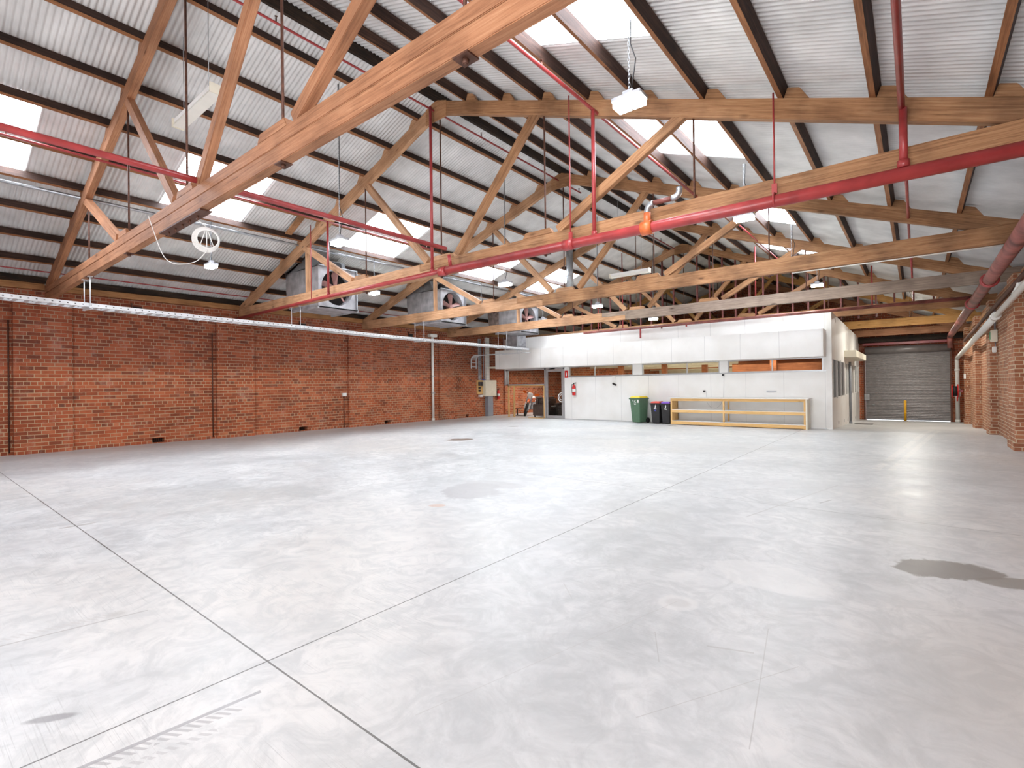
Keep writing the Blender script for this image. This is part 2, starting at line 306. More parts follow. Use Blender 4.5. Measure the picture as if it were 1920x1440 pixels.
# ------------------------------------------------------------------ geometry helpers
class G:
    """Collects quads and n-gons; build() links them as ONE mesh object."""
    def __init__(s): s.v = []; s.f = []; s.mi = []; s.sm = []
    def add(s, vs, fs, mi=0, smooth=False):
        o = len(s.v); s.v += [tuple(v) for v in vs]
        for f in fs: s.f.append([i+o for i in f]); s.mi.append(mi); s.sm.append(smooth)
        return s
    def box(s, a, b, mi=0):
        (x0, y0, z0), (x1, y1, z1) = a, b
        return s.add([(x0,y0,z0),(x1,y0,z0),(x1,y1,z0),(x0,y1,z0),(x0,y0,z1),(x1,y0,z1),(x1,y1,z1),(x0,y1,z1)],
              [(0,3,2,1),(4,5,6,7),(0,1,5,4),(1,2,6,5),(2,3,7,6),(3,0,4,7)], mi)
    def obox(s, c, hx, hy, hz, mi=0):
        """Box with centre c and half-axis vectors."""
        c, hx, hy, hz = map(Vector, (c, hx, hy, hz)); vs = []
        for k in (-1, 1):
            for i, j in ((-1,-1),(1,-1),(1,1),(-1,1)): vs.append(c+hx*i+hy*j+hz*k)
        return s.add(vs, [(0,3,2,1),(4,5,6,7),(0,1,5,4),(1,2,6,5),(2,3,7,6),(3,0,4,7)], mi)
    def bar(s, p, q, w, h, up=(0,0,1), mi=0):
        p, q = Vector(p), Vector(q); d = q-p; x = d.normalized(); y = Vector(up).cross(x)
        if y.length < 1e-4: y = Vector((0,1,0)).cross(x)
        y.normalize(); z = x.cross(y)
        return s.obox((p+q)/2, d/2, y*w/2, z*h/2, mi)
    def tube(s, path, r, n=10, closed=False, caps=True, mi=0):
        P = [Vector(p) for p in path]; R = r if isinstance(r, (list, tuple)) else [r]*len(P)
        m = len(P); vs = []; prev = None
        for i, p in enumerate(P):
            if closed: t = (P[(i+1) % m]-P[i-1])
            else: t = P[min(i+1, m-1)]-P[max(i-1, 0)]
            t.normalize()
            if prev is None:
                a = Vector((0,0,1)) if abs(t.z) < .9 else Vector((1,0,0)); u = t.cross(a).normalized()
            else:
                u = prev-t*prev.dot(t); u.normalize()
            prev = u; w = t.cross(u)
            for k in range(n):
                an = 2*pi*k/n; vs.append(p+(u*cos(an)+w*sin(an))*R[i])
        fs = []
        for i in range(m if closed else m-1):
            for k in range(n):
                a, b = i*n+k, i*n+(k+1) % n; c, d = ((i+1) % m)*n+(k+1) % n, ((i+1) % m)*n+k
                fs.append((a, b, c, d))
        s.add(vs, fs, mi, True)
        if caps and not closed:
            o = len(s.v)-len(vs)
            s.f.append([o+k for k in reversed(range(n))]); s.mi.append(mi); s.sm.append(False)
            s.f.append([o+(m-1)*n+k for k in range(n)]); s.mi.append(mi); s.sm.append(False)
        return s
    def cyl(s, p, q, r, n=16, r2=None, mi=0): return s.tube([p, q], [r, r if r2 is None else r2], n, mi=mi)
    def lathe(s, c, axis, prof, n=20, mi=0, smooth=True):
        c = Vector(c); ax = Vector(axis).normalized(); a = Vector((0,0,1)) if abs(ax.z) < .9 else Vector((1,0,0))
        u = ax.cross(a).normalized(); w = ax.cross(u); vs = []
        for h, r in prof:
            for k in range(n):
                an = 2*pi*k/n; vs.append(c+ax*h+(u*cos(an)+w*sin(an))*r)
        fs = [(i*n+k, i*n+(k+1) % n, (i+1)*n+(k+1) % n, (i+1)*n+k) for i in range(len(prof)-1) for k in range(n)]
        s.add(vs, fs, mi, smooth)
        o = len(s.v)-len(vs)
        for i, rev in ((0, True), (len(prof)-1, False)):
            if prof[i][1] > 1e-4:
                ring = [o+i*n+k for k in range(n)]; s.f.append(ring[::-1] if rev else ring); s.mi.append(mi); s.sm.append(False)
        return s
    def prism(s, pts, d, mi=0):
        """Polygon (3-D points, planar) swept along vector d."""
        d = Vector(d); n = len(pts); vs = [Vector(p) for p in pts]+[Vector(p)+d for p in pts]
        return s.add(vs, [tuple(range(n))[::-1], tuple(range(n, 2*n))]+[(i, (i+1) % n, n+(i+1) % n, n+i) for i in range(n)], mi)
    def sphere(s, c, r, n=12, m=8, sc=(1,1,1), mi=0):
        vs = []; fs = []
        for i in range(m+1):
            th = pi*i/m
            for k in range(n):
                ph = 2*pi*k/n; vs.append((c[0]+r*sc[0]*sin(th)*cos(ph), c[1]+r*sc[1]*sin(th)*sin(ph), c[2]+r*sc[2]*cos(th)))
        for i in range(m):
            for k in range(n): fs.append((i*n+k, (i+1)*n+k, (i+1)*n+(k+1) % n, i*n+(k+1) % n))
        return s.add(vs, fs, mi, True)
    def build(s, name, mats, parent=None, mw=None, bevel=0, fixn=True):
        """mw: world matrix of the object; the vertices collected are in world space."""
        mw = mw or Matrix()
        inv = mw.inverted(); me = bpy.data.meshes.new(name)
        me.from_pydata([inv @ Vector(v) for v in s.v], [], s.f); me.update()
        for m in (mats if isinstance(mats, (list, tuple)) else [mats]): me.materials.append(m)
        for p, i, q in zip(me.polygons, s.mi, s.sm): p.material_index = i; p.use_smooth = q
        if fixn or bevel:
            bm = bmesh.new(); bm.from_mesh(me)
            bmesh.ops.recalc_face_normals(bm, faces=bm.faces)
            if bevel:
                es = [e for e in bm.edges if len(e.link_faces) == 2 and e.calc_face_angle(0) > .6]
                bmesh.ops.bevel(bm, geom=es, offset=bevel, segments=2, affect='EDGES', clamp_overlap=True)
            bm.to_mesh(me); bm.free()
        o = bpy.data.objects.new(name, me); COL.objects.link(o)
        if parent is not None:
            o.parent = parent; o.matrix_basis = WORLD[parent].inverted() @ mw
        else: o.matrix_basis = mw
        WORLD[o] = mw
        return o
import bmesh
WORLD = {}
def frame(p, q, up=(0,0,1)):
    p, q = Vector(p), Vector(q); x = (q-p).normalized(); y = Vector(up).cross(x)
    if y.length < 1e-4: y = Vector((0,1,0))
    y.normalize(); z = x.cross(y)
    return Matrix(((x.x,y.x,z.x,p.x),(x.y,y.y,z.y,p.y),(x.z,y.z,z.z,p.z),(0,0,0,1)))
def at(x, y, z): return Matrix.Translation((x, y, z))
def thing(name, label, cat, loc, group=None, rot=0.0):
    o = bpy.data.objects.new(name, None); COL.objects.link(o); o.empty_display_size = .1
    mw = Matrix.Translation(loc) @ Matrix.Rotation(rot, 4, 'Z'); o.matrix_basis = mw; WORLD[o] = mw
    return tag(o, label, cat, group)
def tag(o, label, cat, group=None):
    o['label'] = label; o['category'] = cat
    if group: o['group'] = group
    return o
def struct(o): o['kind'] = 'structure'; return o
def lab(o, label): o['label'] = label; return o
def dup(root, mw, label, group=None):
    """Copy a thing with its parts and their sub-parts (mesh data shared)."""
    r = root.copy(); COL.objects.link(r); r.matrix_basis = mw; WORLD[r] = mw; r['label'] = label
    if group: r['group'] = group
    for ch in list(root.children):
        c = ch.copy(); COL.objects.link(c); c.parent = r
        for g in list(ch.children):
            d = g.copy(); COL.objects.link(d); d.parent = c
    return r
def beam(name, p, q, w, h, mat, parent=None, up=(0,0,1), bevel=.006):
    mw = frame(p, q, up); return G().bar(p, q, w, h, up).build(name, mat, parent, mw, bevel)
def plank(name, pts, y0, y1, mat, parent, d):
    """Polygon in the X-Z plane swept from y0 to y1, grain along d=(dx,dz)."""
    p = (pts[0][0], y0, pts[0][1]); mw = frame(p, (p[0]+d[0], y0, p[2]+d[1]))
    return G().prism([(x, y0, z) for x, z in pts], (0, y1-y0, 0)).build(name, mat, parent, mw, .006)
ARC = lambda c, r, a0, a1, n, u, w: [tuple(Vector(c)+(Vector(u)*cos(a0+(a1-a0)*i/n)+Vector(w)*sin(a0+(a1-a0)*i/n))*r) for i in range(n+1)]

# ------------------------------------------------------------------ the setting
XL, XR, YB, YE, XM = -16.7, 1.75, -5.5, 31.2, -7.5
SL, SR, ZR = .345, .361, 7.28           # roof slopes and the top of the rafters at the ridge
def zl(x): return ZR-SL*(XM-x)
def zr(x): return ZR-SR*(x-XM)
def fz(y): return 0.0 if y < 18.3 else -.036*(y-18.3)   # the drive dips towards the shutter

g = G()
g.add([(-17.2,YB,0),(-2.15,YB,0),(-2.15,18.3,0),(-2.4,33,0),(-17.2,33,0),(-17.2,18.3,0)], [(0,1,2,3,4,5)])
g.add([(-2.15,YB,0),(2.2,YB,0),(2.2,18.3,0),(-2.15,18.3,0)], [(0,1,2,3)])
g.add([(-2.15,18.3,0),(2.2,18.3,0),(2.2,34,fz(34)),(-2.42,34,fz(34))], [(0,1,2,3)])
struct(g.build('floor', M['floor']))

# left brick wall with shallow piers under every truss, small vent holes near the floor
PIERS = [(-2.7,-1.6),(1.85,2.92),(6.28,7.4),(10.85,11.95),(15.45,16.5),(20.05,21.1),(24.6,25.7),(29.1,30.2)]
VENTS = [(4.63,4.92),(8.93,9.24),(12.53,12.82),(17.2,17.42)]
g = G()
def wall_yz(g, x0, x1, y0, y1, z0, z1, holes):
    """Wall slab facing +X at x1, with rectangular holes (ya,yb,za,zb) cut right through its face to a pocket."""
    ys = sorted({y0, y1, *[h[0] for h in holes], *[h[1] for h in holes]}); zs = sorted({z0, z1, *[h[2] for h in holes], *[h[3] for h in holes]})
    for i in range(len(ys)-1):
        for j in range(len(zs)-1):
            ya, yb, za, zb = ys[i], ys[i+1], zs[j], zs[j+1]
            if any(h[0] <= ya+1e-6 and yb <= h[1]+1e-6 and h[2] <= za+1e-6 and zb <= h[3]+1e-6 for h in holes): continue
            g.box((x0, ya, za), (x1, yb, zb))
g.box((-17.05, YB, -.3), (-16.95, YE, 3.98))
wall_yz(g, -16.95, XL, YB, YE, -.05, 3.98, [(a, b, .02, .15) for a, b in VENTS])
for a, b in PIERS: g.box((XL, a, -.02), (XL+.11, b, 3.74))
struct(g.build('wall_left', M['brick']))
for a, b in VENTS[:3]:
    v = G().box((-16.93, a-.01, .0), (-16.9, b+.01, .17), 0)
    for k in range(1, 6): v.box((-16.9, a+(b-a)*k/6-.006, .02), (-16.86, a+(b-a)*k/6+.006, .15), 1)
    tag(v.build('wall_vent', [M['void'], M['rust']]), 'dark air brick low in the brick wall, ' + {4.63: 'between the two piers nearest the camera', 8.93: 'in the second bay of the wall', 12.53: 'in the bay with the white downpipe'}[a], 'vent', 'air bricks along the left wall')

# right brick wall with deeper piers
g = G()
RP = [(10.0,10.95),(14.76,15.72),(19.25,20.05),(23.65,24.7),(28.45,29.2)]
g.box((XR, YB, -.8), (2.1, YE, 3.5)); g.box((XR+.12, YB, 3.5), (2.1, YE, 3.97))
for a, b in RP+[(5.4,6.4),(.8,1.8)]: g.box((1.6, a, -.8), (XR+.02, b, 3.72)); g.box((1.57, a-.02, -.8), (XR+.02, b+.02, fz(a)+.16))
struct(g.build('wall_right', M['brick_tan']))
# end wall with its gable, opening for the roller shutter
g = G()
def gable(g, y0, y1, holes):
    DX0, DX1, DZ = holes
    for a, b in ((-17.05, DX0), (DX1, 2.1)): g.box((a, y0, -.8), (b, y1, 3.7))
    g.box((DX0, y0, DZ), (DX1, y1, 3.7))
    g.prism([(-17.05, y0, 3.7), (2.1, y0, 3.7), (2.1, y0, zr(2.1)+.17), (XM, y0, ZR+.17), (-17.05, y0, zl(-17.05)+.17)], (0, y1-y0, 0))
gable(g, YE, YE+.25, (-2.0, 1.22, 2.9))
struct(g.build('wall_end', M['brick']))
g = G(); gable(g, YB-.25, YB, (-4.3, 1.6, 3.7))
struct(g.build('wall_rear_unseen', M['brick']))  # unseen wall behind the camera; its opening is added to admit light

# corrugated roof: real waves, holes where the translucent sheets lie
PITCH, AMP = .0762, .012
OFF = .165                       # purlin depth above the rafters
SKY_L = [(-.6,1.6),(3.75,5.45),(8.3,10.1),(12.9,14.8),(16.9,18.6)]
SKY_R = [(3.75,5.68),(8.0,9.9),(13.2,14.95),(17.75,19.35)]
def sheets(side):
    xs = [-17.15, -12.95, -11.0, XM] if side < 0 else [XM, -4.1, -2.4, 2.25]
    holes = SKY_L if side < 0 else SKY_R
    z = (lambda x: zl(x)) if side < 0 else (lambda x: zr(x))
    cs = 1/sqrt(1+(SL if side < 0 else SR)**2)
    n = int((YE+.3-YB+.3)/(PITCH/6)); roof = G(); sky = [G() for _ in holes]
    cols = []
    for i in range(n+1):
        y = YB-.3+i*PITCH/6; w = AMP*cos(2*pi*i/6)
        cols.append((y, w))
    for j in range(3):
        xa, xb = xs[j], xs[j+1]
        o = len(roof.v); idx = {}
        def pt(i, x): y, w = cols[i]; return (x, y, z(x)+OFF/cs+AMP+.002+w)
        vs = []
        for i in range(n+1): vs += [pt(i, xa), pt(i, xb)]
        fs = []; per = [[] for _ in holes]
        for i in range(n):
            y = (cols[i][0]+cols[i+1][0])/2; h = None
            if j == 1:
                for k, (a, b) in enumerate(holes):
                    if a < y < b: h = k
            q = (2*i, 2*i+2, 2*i+3, 2*i+1)
            (fs if h is None else per[h]).append(q)
        roof.add(vs, fs, 0, True)
        for k, fq in enumerate(per):
            if fq:
                use = sorted({i for q in fq for i in q}); mp = {u: t for t, u in enumerate(use)}
                sky[k].add([vs[u] for u in use], [tuple(mp[i] for i in q) for q in fq], 0, True)
    return roof, sky
nl = {-.6: 'nearest the camera, at the left edge of the photo', 3.75: 'behind the nearest truss', 8.3: 'in the bay beyond the second truss', 12.9: 'in the bay beyond the third truss', 16.9: 'farthest from the camera'}
nr = {3.75: 'in the nearest bay, above the brightest lamp', 8.0: 'in the second bay', 13.2: 'in the third bay', 17.75: 'farthest, above the white office'}
for side, slope, names in ((-1, 'left', nl), (1, 'right', nr)):
    roof, sky = sheets(side)
    struct(roof.build('ceiling', M['sheet'], fixn=False))
    for (a, b), gs in zip(SKY_L if side < 0 else SKY_R, sky):
        tag(gs.build('skylight', M['skylight'], fixn=False), ('bright skylight in the %s slope, ' % slope) + names.get(a, 'just behind the camera position' if a > -2 else 'well behind the camera' if a > -6 else 'nearest the rear wall'), 'skylight', 'skylights in the %s slope' % slope)

# ------------------------------------------------------------------ roof timbers
def purlin(side, xp, label, group, mats):
    t, h = .065, .15
    if side < 0: u, n, z = Vector((1, 0, SL)).normalized(), Vector((-SL, 0, 1)).normalized(), zl(xp)
    else: u, n, z = Vector((1, 0, -SR)).normalized(), Vector((SR, 0, 1)).normalized(), zr(xp)
    p = Vector((xp, YB, z)); d = Vector((0, YE-YB, 0)); g = G()
    c = [p, p+u*t, p+u*t+n*h, p+n*h]
    vs = [*c, *[v+d for v in c]]
    g.add(vs, [(0,3,2,1),(4,5,6,7),(1,2,6,5),(2,3,7,6),(3,0,4,7)], 0); g.add(vs, [(0,1,5,4)], 1)
    o = g.build('roof_purlin', mats, None, at(xp, 0, z)); return tag(o, label, 'purlin', group)
purlin(-1, -16.62, 'charred black eaves purlin just above the left wall plate', None, [M['rotten'], M['rotten']])
PL = [-8.1, -9.05, -10.0, -10.95, -11.9, -12.85, -13.8, -14.75, -15.7]
PR = [-6.75, -5.85, -4.97, -4.07, -3.2, -2.27, -1.31, -.38, .57, 1.45]
ORD = ['first', 'second', 'third', 'fourth', 'fifth', 'sixth', 'seventh', 'eighth', 'ninth', 'tenth']
for i, x in enumerate(PL): purlin(-1, x, 'dark roof purlin on the left slope, %s down from the ridge' % ORD[i], 'purlins of the left slope', [M['purlin'], M['purlin_edge']])
for i, x in enumerate(PR): purlin(1, x, 'dark roof purlin on the right slope, %s down from the ridge' % ORD[i], 'purlins of the right slope', [M['purlin'], M['purlin_edge']])
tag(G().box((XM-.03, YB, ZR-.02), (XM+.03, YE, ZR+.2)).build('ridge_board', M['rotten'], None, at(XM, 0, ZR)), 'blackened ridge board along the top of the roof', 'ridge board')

def cleat(x, side, y0, y1, mat, parent):
    s = SL if side < 0 else -SR; z = zl(x) if side < 0 else zr(x)
    u = Vector((1, s)).normalized(); n = Vector((-s, 1)).normalized()
    if side < 0: a = Vector((x, z))-u*.005; k = -1
    else: a = Vector((x, z))+u*.07; k = 1
    P = [a, a+u*.30*k, a+u*.14*k+n*.13, a+n*.13]
    return plank('purlin_cleat', [(p.x, p.y) for p in P], y0, y1, mat, parent, (u.x, u.y))
def truss(y, label, mA, mB, zc=3.74, post=True, seam=False, xsplit=-7.6, left_only=None, mats_raf=None):
    y1 = y+.11; zt = zc+.31; r = thing('roof_truss', label, 'roof truss', (XM, y+.055, zc), 'timber roof trusses')
    mr = mats_raf or (mA, mB)
    # bottom chord: two timbers half-lapped near mid-span
    if seam:
        for za, zb in ((zc, zc+.165), (zc+.169, zt)): plank('bottom_chord', [(-16.98, za), (1.9, za), (1.9, zb), (-16.98, zb)], y, y1, mA, r, (1, 0))
    else:
        a, b, m = xsplit-.45, xsplit+.45, zc+.16
        plank('bottom_chord', [(-16.98, zc), (b, zc), (b, m), (a, m), (a, zt), (-16.98, zt)], y, y1, mA, r, (1, 0))
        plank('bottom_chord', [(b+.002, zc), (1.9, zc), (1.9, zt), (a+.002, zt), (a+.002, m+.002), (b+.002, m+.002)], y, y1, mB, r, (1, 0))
    dz = .26
    plank('rafter', [(XM-(ZR-dz-zt)/SL, zt), (XM-(ZR-zt)/SL, zt), (XM, ZR), (XM, ZR-dz)], y, y1, mr[0], r, (1, SL))
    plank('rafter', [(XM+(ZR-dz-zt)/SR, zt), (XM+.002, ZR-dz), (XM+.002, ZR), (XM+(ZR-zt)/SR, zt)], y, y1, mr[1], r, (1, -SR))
    bl = lambda x: (zl(x) if x < XM else zr(x))-dz
    def strut(xa, xb, m):     # rafter node xa, foot xb
        p, q = Vector((xa, y+.055, bl(xa)+.06)), Vector((xb, y+.055, zt+.03)); beam('strut', p, q, .1, .15, m, r)
    strut(-12.75, -10.55, mA); strut(-9.95, -7.85, mA); strut(-5.05, -7.0, mr[1]); strut(-2.5, -4.62, mr[1])
    for x0, x1 in ((-10.45, -9.95), (-7.72, -7.12), (-5.35, -4.72)):
        plank('packing_block', [(x0, zt), (x1, zt), (x1-.06, zt+.1), (x0+.06, zt+.1)], y+.005, y1-.005, mA if x0 < XM else mr[1], r, (1, 0))
    for x in (-12.6, -10.0, XM+.05, -4.89, -2.37):
        if x == -12.6 and post:
            beam('post', (x, y+.055, zt), (x, y+.055, bl(x)+.03), .1, .1, mA, r, up=(0, 1, 0)); continue
        lab(G().cyl((x, y+.055, zc-.05), (x, y+.055, bl(x)+.05), .015, 8).build('tie_rod', M['rust'], r, at(x, y, zc)), 'rusty iron tie rod')
        G().box((x-.07, y-.005, zc-.012), (x+.07, y1+.005, zc)).cyl((x, y+.055, zc-.045), (x, y+.055, zc-.012), .026, 6).build('washer_plate', M['rust'], r, at(x, y, zc))
    G().prism([(XM-.3, y-.012, ZR-.42), (XM+.3, y-.012, ZR-.42), (XM+.3, y-.012, ZR-.1), (XM, y-.012, ZR), (XM-.3, y-.012, ZR-.1)], (0, .012, 0)).build('apex_plate', mr[1], r, at(XM, y, ZR))
    for x in PL: cleat(x, -1, y+.01, y1-.01, mr[0], r)
    for x in PR: cleat(x, 1, y+.01, y1-.01, mr[1], r)
    return r
TY = [2.43, 6.98, 11.53, 16.05, 20.6, 25.15, 29.7]
t1 = truss(TY[0], 'heavy reddish timber roof truss nearest the camera, crossing the top of the photo', M['truss_warm'], M['truss_warm'], post=False, seam=True)
G().box((-8.35, 2.42, 3.715), (-6.85, 2.56, 3.735)).build('splice_plate', M['rust'], t1, at(-7.6, 2.48, 3.72))
for k in range(5): G().cyl((-8.15+k*.26, 2.485, 3.66), (-8.15+k*.26, 2.485, 3.72), .014, 6).build('splice_bolt', M['rust'], t1, at(-8.15+k*.26, 2.485, 3.7))
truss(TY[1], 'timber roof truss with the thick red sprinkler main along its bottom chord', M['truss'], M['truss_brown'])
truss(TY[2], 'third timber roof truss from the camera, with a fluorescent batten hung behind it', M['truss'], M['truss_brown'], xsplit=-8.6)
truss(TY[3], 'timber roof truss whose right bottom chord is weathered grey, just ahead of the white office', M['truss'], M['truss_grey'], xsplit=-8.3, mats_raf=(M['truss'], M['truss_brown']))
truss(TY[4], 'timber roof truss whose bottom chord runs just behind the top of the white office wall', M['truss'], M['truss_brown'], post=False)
truss(TY[5], 'timber roof truss over the drive between office and shutter, first behind the white wall', M['yellowbeam'], M['yellowbeam'], 3.67, post=False)
truss(TY[6], 'last timber roof truss, closest to the roller shutter', M['yellowbeam'], M['truss_warm'], 3.65, post=False)

# wall plates between the truss ends, and the blackened packing above them
ye = [-2.12]+TY
for k in range(len(ye)-1):
    a, b = ye[k]+.115, ye[k+1]-.005
    w = ['behind the camera', 'in the nearest bay', 'in the second bay', 'in the third bay behind the fans', 'in the bay with the switchboard', 'in the bay over the lounge', 'in the farthest bay'][k]
    tag(G().box((-16.95, a, 3.985), (-16.64, b, 4.17)).build('wall_plate', M['plate'], None, at(-16.8, a, 4.05), .006), 'pale timber wall plate on the left brick wall, '+w, 'wall plate', 'wall plates of the left wall')
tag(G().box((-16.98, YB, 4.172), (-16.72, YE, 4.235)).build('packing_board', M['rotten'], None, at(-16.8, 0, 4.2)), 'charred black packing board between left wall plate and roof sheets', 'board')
tag(G().box((1.72, YB, 3.5), (1.86, YE, 3.66)).build('wall_plate', M['truss_brown'], None, at(1.8, 0, 3.6)), 'dark timber plate along the top of the right brick wall', 'wall plate')

# oxide red studs closing the roof space behind the office wall
xs = [-13.9+.495*k for k in range(30)]
for k, x in enumerate(xs):
    if x > 1.2 or abs(x-XM) < .1: continue
    zt = (zl(x) if x < XM else zr(x))-.02
    z0 = 3.3 if x < -2.2 else (3.66 if x < -.9 else 4.0)
    if zt-z0 < .2: continue
    tag(G().box((x-.025, 20.82, z0), (x+.025, 20.91, zt)).build('roof_stud', M['redstud'], None, at(x, 20.85, z0)), 'dark red stud above the white office wall, number %d counted from the left brick wall' % (k+1) , 'stud', 'red studs above the office wall')
# ------------------------------------------------------------------ white office
YF, YBK = 18.65, 18.0
WZ0, WZ1 = 1.88, 2.25
W = [(-11.82, -8.82), (-8.42, -5.48), (-5.2, -2.3)]
g = G()
g.box((-12.05, YF, -.02), (-2.08, YF+.1, WZ0))                    # below the strip windows
g.box((-15.45, YF, 2.27), (-2.08, YF+.1, 3.72)); g.box((-12.05, YF, WZ0), (-11.82, YF+.1, 2.27))
for a, b in ((-8.82, -8.42), (-5.48, -5.2), (-2.3, -2.08)): g.box((a, YF, WZ0), (b, YF+.1, 2.27))
for a, b in W: g.box((a, YF, WZ1), (b, YF+.1, 2.27))
struct(g.build('wall_office_front', M['panel']))
struct(G().box((-15.5, YBK, 2.28), (-2.22, YF-.002, 3.14)).build('trim_1', M['panel'], bevel=.006))           # bulkhead over the windows
struct(G().box((-2.22, YF-.012, -.03), (-2.07, YF-.001, 3.72)).build('trim_2', M['white']))                    # corner flashing
struct(G().box((-12.05, YF-.006, 1.82), (-2.22, YF-.001, 1.86)).box((-12.05, YF-.006, -.02), (-2.22, YF-.001, .02)).build('trim_3', M['alu']))
# sill and head frames, glass
for i, (a, b) in enumerate(W):
    r = G(); 
    r.box((a, YF-.03, WZ0-.03), (b, YF+.11, WZ0)); r.box((a, YF-.01, WZ1), (b, YF+.11, WZ1+.02))
    m = a+(b-a)*(.42, .6, .49)[i]
    for x in (a, m-.02, b-.04): r.box((x, YF+.02, WZ0), (x+.04, YF+.07, WZ1))
    wn = struct(r.build('window_%d' % (i+1), M['alu']))
    G().box((a, YF+.04, WZ0), (b, YF+.048, WZ1)).build('pane', M['glass'], wn)
# side wall of the office, slightly skewed, with its window band and a lean-to box
def sx(y): return -2.08-.016*(y-18.65)
SW = [(18.95, 22.95), (23.35, 27.3), (27.9, 30.5)]
def side(y0, y1, z0, z1, g, t=.1): g.prism([(sx(y0), y0, z0), (sx(y1), y1, z0), (sx(y1), y1, z1), (sx(y0), y0, z1)], (-t, 0, 0))
g = G(); side(YF, YE, -.6, .93, g); side(YF, YE, 2.25, 3.72, g)
yy = [YF]+[v for s in SW for v in s]+[YE]
for k in range(0, len(yy), 2): side(yy[k], yy[k+1], .93, 2.25, g)
struct(g.build('wall_office_side', M['panel']))
for i, (a, b) in enumerate(SW):
    r = G(); nm = (3, 4, 2)[i]
    for k in range(nm+1):
        y = a+(b-a)*k/nm; r.box((sx(y)-.06, y-.03, .93), (sx(y)+.015, y+.03, 2.25))
    for z in (.93, 2.21): side(a, b, z-.0, z+.04, r, .03)
    wn = struct(r.build('window_%d' % (4+i), M['white']))
    G().prism([(sx(a)-.04, a, .95), (sx(b)-.04, b, .95), (sx(b)-.04, b, 2.22), (sx(a)-.04, a, 2.22)], (-.006, 0, 0)).build('pane', M['glassdark'], wn)
    bl = G()
    if i != 1:
        for k in range(33): z = .96+k*.039; bl.prism([(sx(a)-.14, a, z), (sx(b)-.14, b, z), (sx(b)-.14, b, z+.03), (sx(a)-.14, a, z+.03)], (-.012, 0, 0))
        tag(bl.build('venetian_blind', M['blind'], None, at(sx(a), a, 1)), 'dark slatted blind behind the office side window ' + ('nearest the corner' if i == 0 else 'nearest the roller shutter'), 'blind')
    else:
        n = 60; vs = []
        for k in range(n+1):
            y = a+(b-a)*k/n; x = sx(y)-.16+.025*sin(k*1.3)
            vs += [(x, y, .95), (x, y, 2.22)]
        bl.add(vs, [(2*k, 2*k+2, 2*k+3, 2*k+1) for k in range(n)], 0, True)
        tag(bl.build('curtain', M['cream'], None, at(sx(a), a, 1)), 'pale curtain behind the middle side window of the office', 'curtain')
tag(G().prism([(sx(23), 23.0, 2.42), (-1.76, 23.0, 2.42), (-1.78, 28.0, 2.42), (sx(28), 28.0, 2.42)], (0, 0, .26)).build('awning_box', M['cream'], None, at(-2, 23, 2.4), .01), 'cream box awning on the office side wall before the shutter', 'awning')
tag(G().cyl((sx(24.9)+.05, 24.9, fz(24.9)+.06), (sx(24.9)+.05, 24.9, 2.3), .045, 10).cyl((sx(24.9)+.05, 24.9, fz(24.9)+.0), (sx(24.9)+.05, 24.9, fz(24.9)+.07), .06, 10).build('downpipe', M['grey'], None, at(-2, 24.9, 1)), 'slim grey downpipe on the office side wall', 'pipe')
for k, y in enumerate((20.6, 22.6, 24.2, 26.2, 28.2)):
    tag(G().box((sx(y), y-.05, fz(y)+.12), (sx(y)+.01, y+.05, fz(y)+.22)).build('weep_plate', M['galvdull'], None, at(sx(y), y, 0)), 'small square vent plate low on the office side wall, %s from the white corner' % ORD[k], 'vent plate', 'vent plates on the office side wall')

# inside the office: ceiling, cedar beams, back wall, lounge end
struct(G().box((-16.9, YF+.1, 2.36), (-2.3, 30.9, 2.44)).build('ceiling_office', M['cream']))
struct(G().box((-11.9, 28.6, 0), (-2.45, 28.75, 2.36)).build('wall_office_back', M['cream']))
struct(G().box((-11.95, YF+.1, 0), (-11.85, 28.6, 2.36)).build('wall_office_partition', M['brick']))
struct(G().box((-16.7, 25.2, 0), (-11.95, 25.4, 2.36)).build('wall_lounge_back', M['brick']))
for k, y in enumerate((20.5, 22.2, 23.9, 25.6, 27.3)):
    x0 = -11.85 if k != 1 else -8.0
    tag(G().box((x0, y, 2.24), (-2.4, y+.12, 2.36)).build('ceiling_beam', M['warmwood' if k == 3 else 'cream'], None, at(x0, y, 2.3)), 'office ceiling beam seen through the strip windows, %s from the front wall' % ORD[k], 'beam', 'ceiling beams inside the office')
tag(G().box((-5.3, 20.4, 2.16), (-2.4, 20.5, 2.36)).build('header_board', M['warmwood'], None, at(-5, 19.6, 2.3)), 'warm timber board behind the rightmost strip window', 'board')
tag(G().box((-5.3, 19.6, 0), (-2.4, 19.68, 2.16)).build('partition_board', M['warmwood'], None, at(-5, 19.6, 2)), 'cedar partition behind the rightmost strip window', 'partition')
for k, (x, y) in enumerate(((-10.1, 20.1), (-8.25, 20.4), (-6.75, 20.9), (-5.75, 21.6), (-3.9, 19.4))):
    tag(G().box((x-.1, y, 0), (x+.1, y+.18, 2.36)).build('timber_post', M['warmwood'], None, at(x, y, 1)), 'dark timber post inside the office, %s from the left through the strip windows' % ORD[k], 'post', 'posts inside the office')
for k, (x, y) in enumerate(((-6.9, 23.0), (-6.2, 23.0), (-5.5, 23.0), (-6.5, 24.8), (-5.6, 24.8))):
    r = thing('downlight', 'small warm downlight in the office ceiling, %s from the left in the %s row' % (ORD[k % 3], 'nearer' if k < 3 else 'farther'), 'downlight', (x, y, 2.36), 'downlights of the office')
    G().lathe((x, y, 2.34), (0, 0, 1), [(0, .075), (0, .09), (.02, .09), (.02, .075)], 16).build('trim_ring', M['white'], r, at(x, y, 2.34))
    G().lathe((x, y, 2.346), (0, 0, 1), [(0, .0), (0, .07)], 16).build('lens', M['downlight'], r, at(x, y, 2.34))

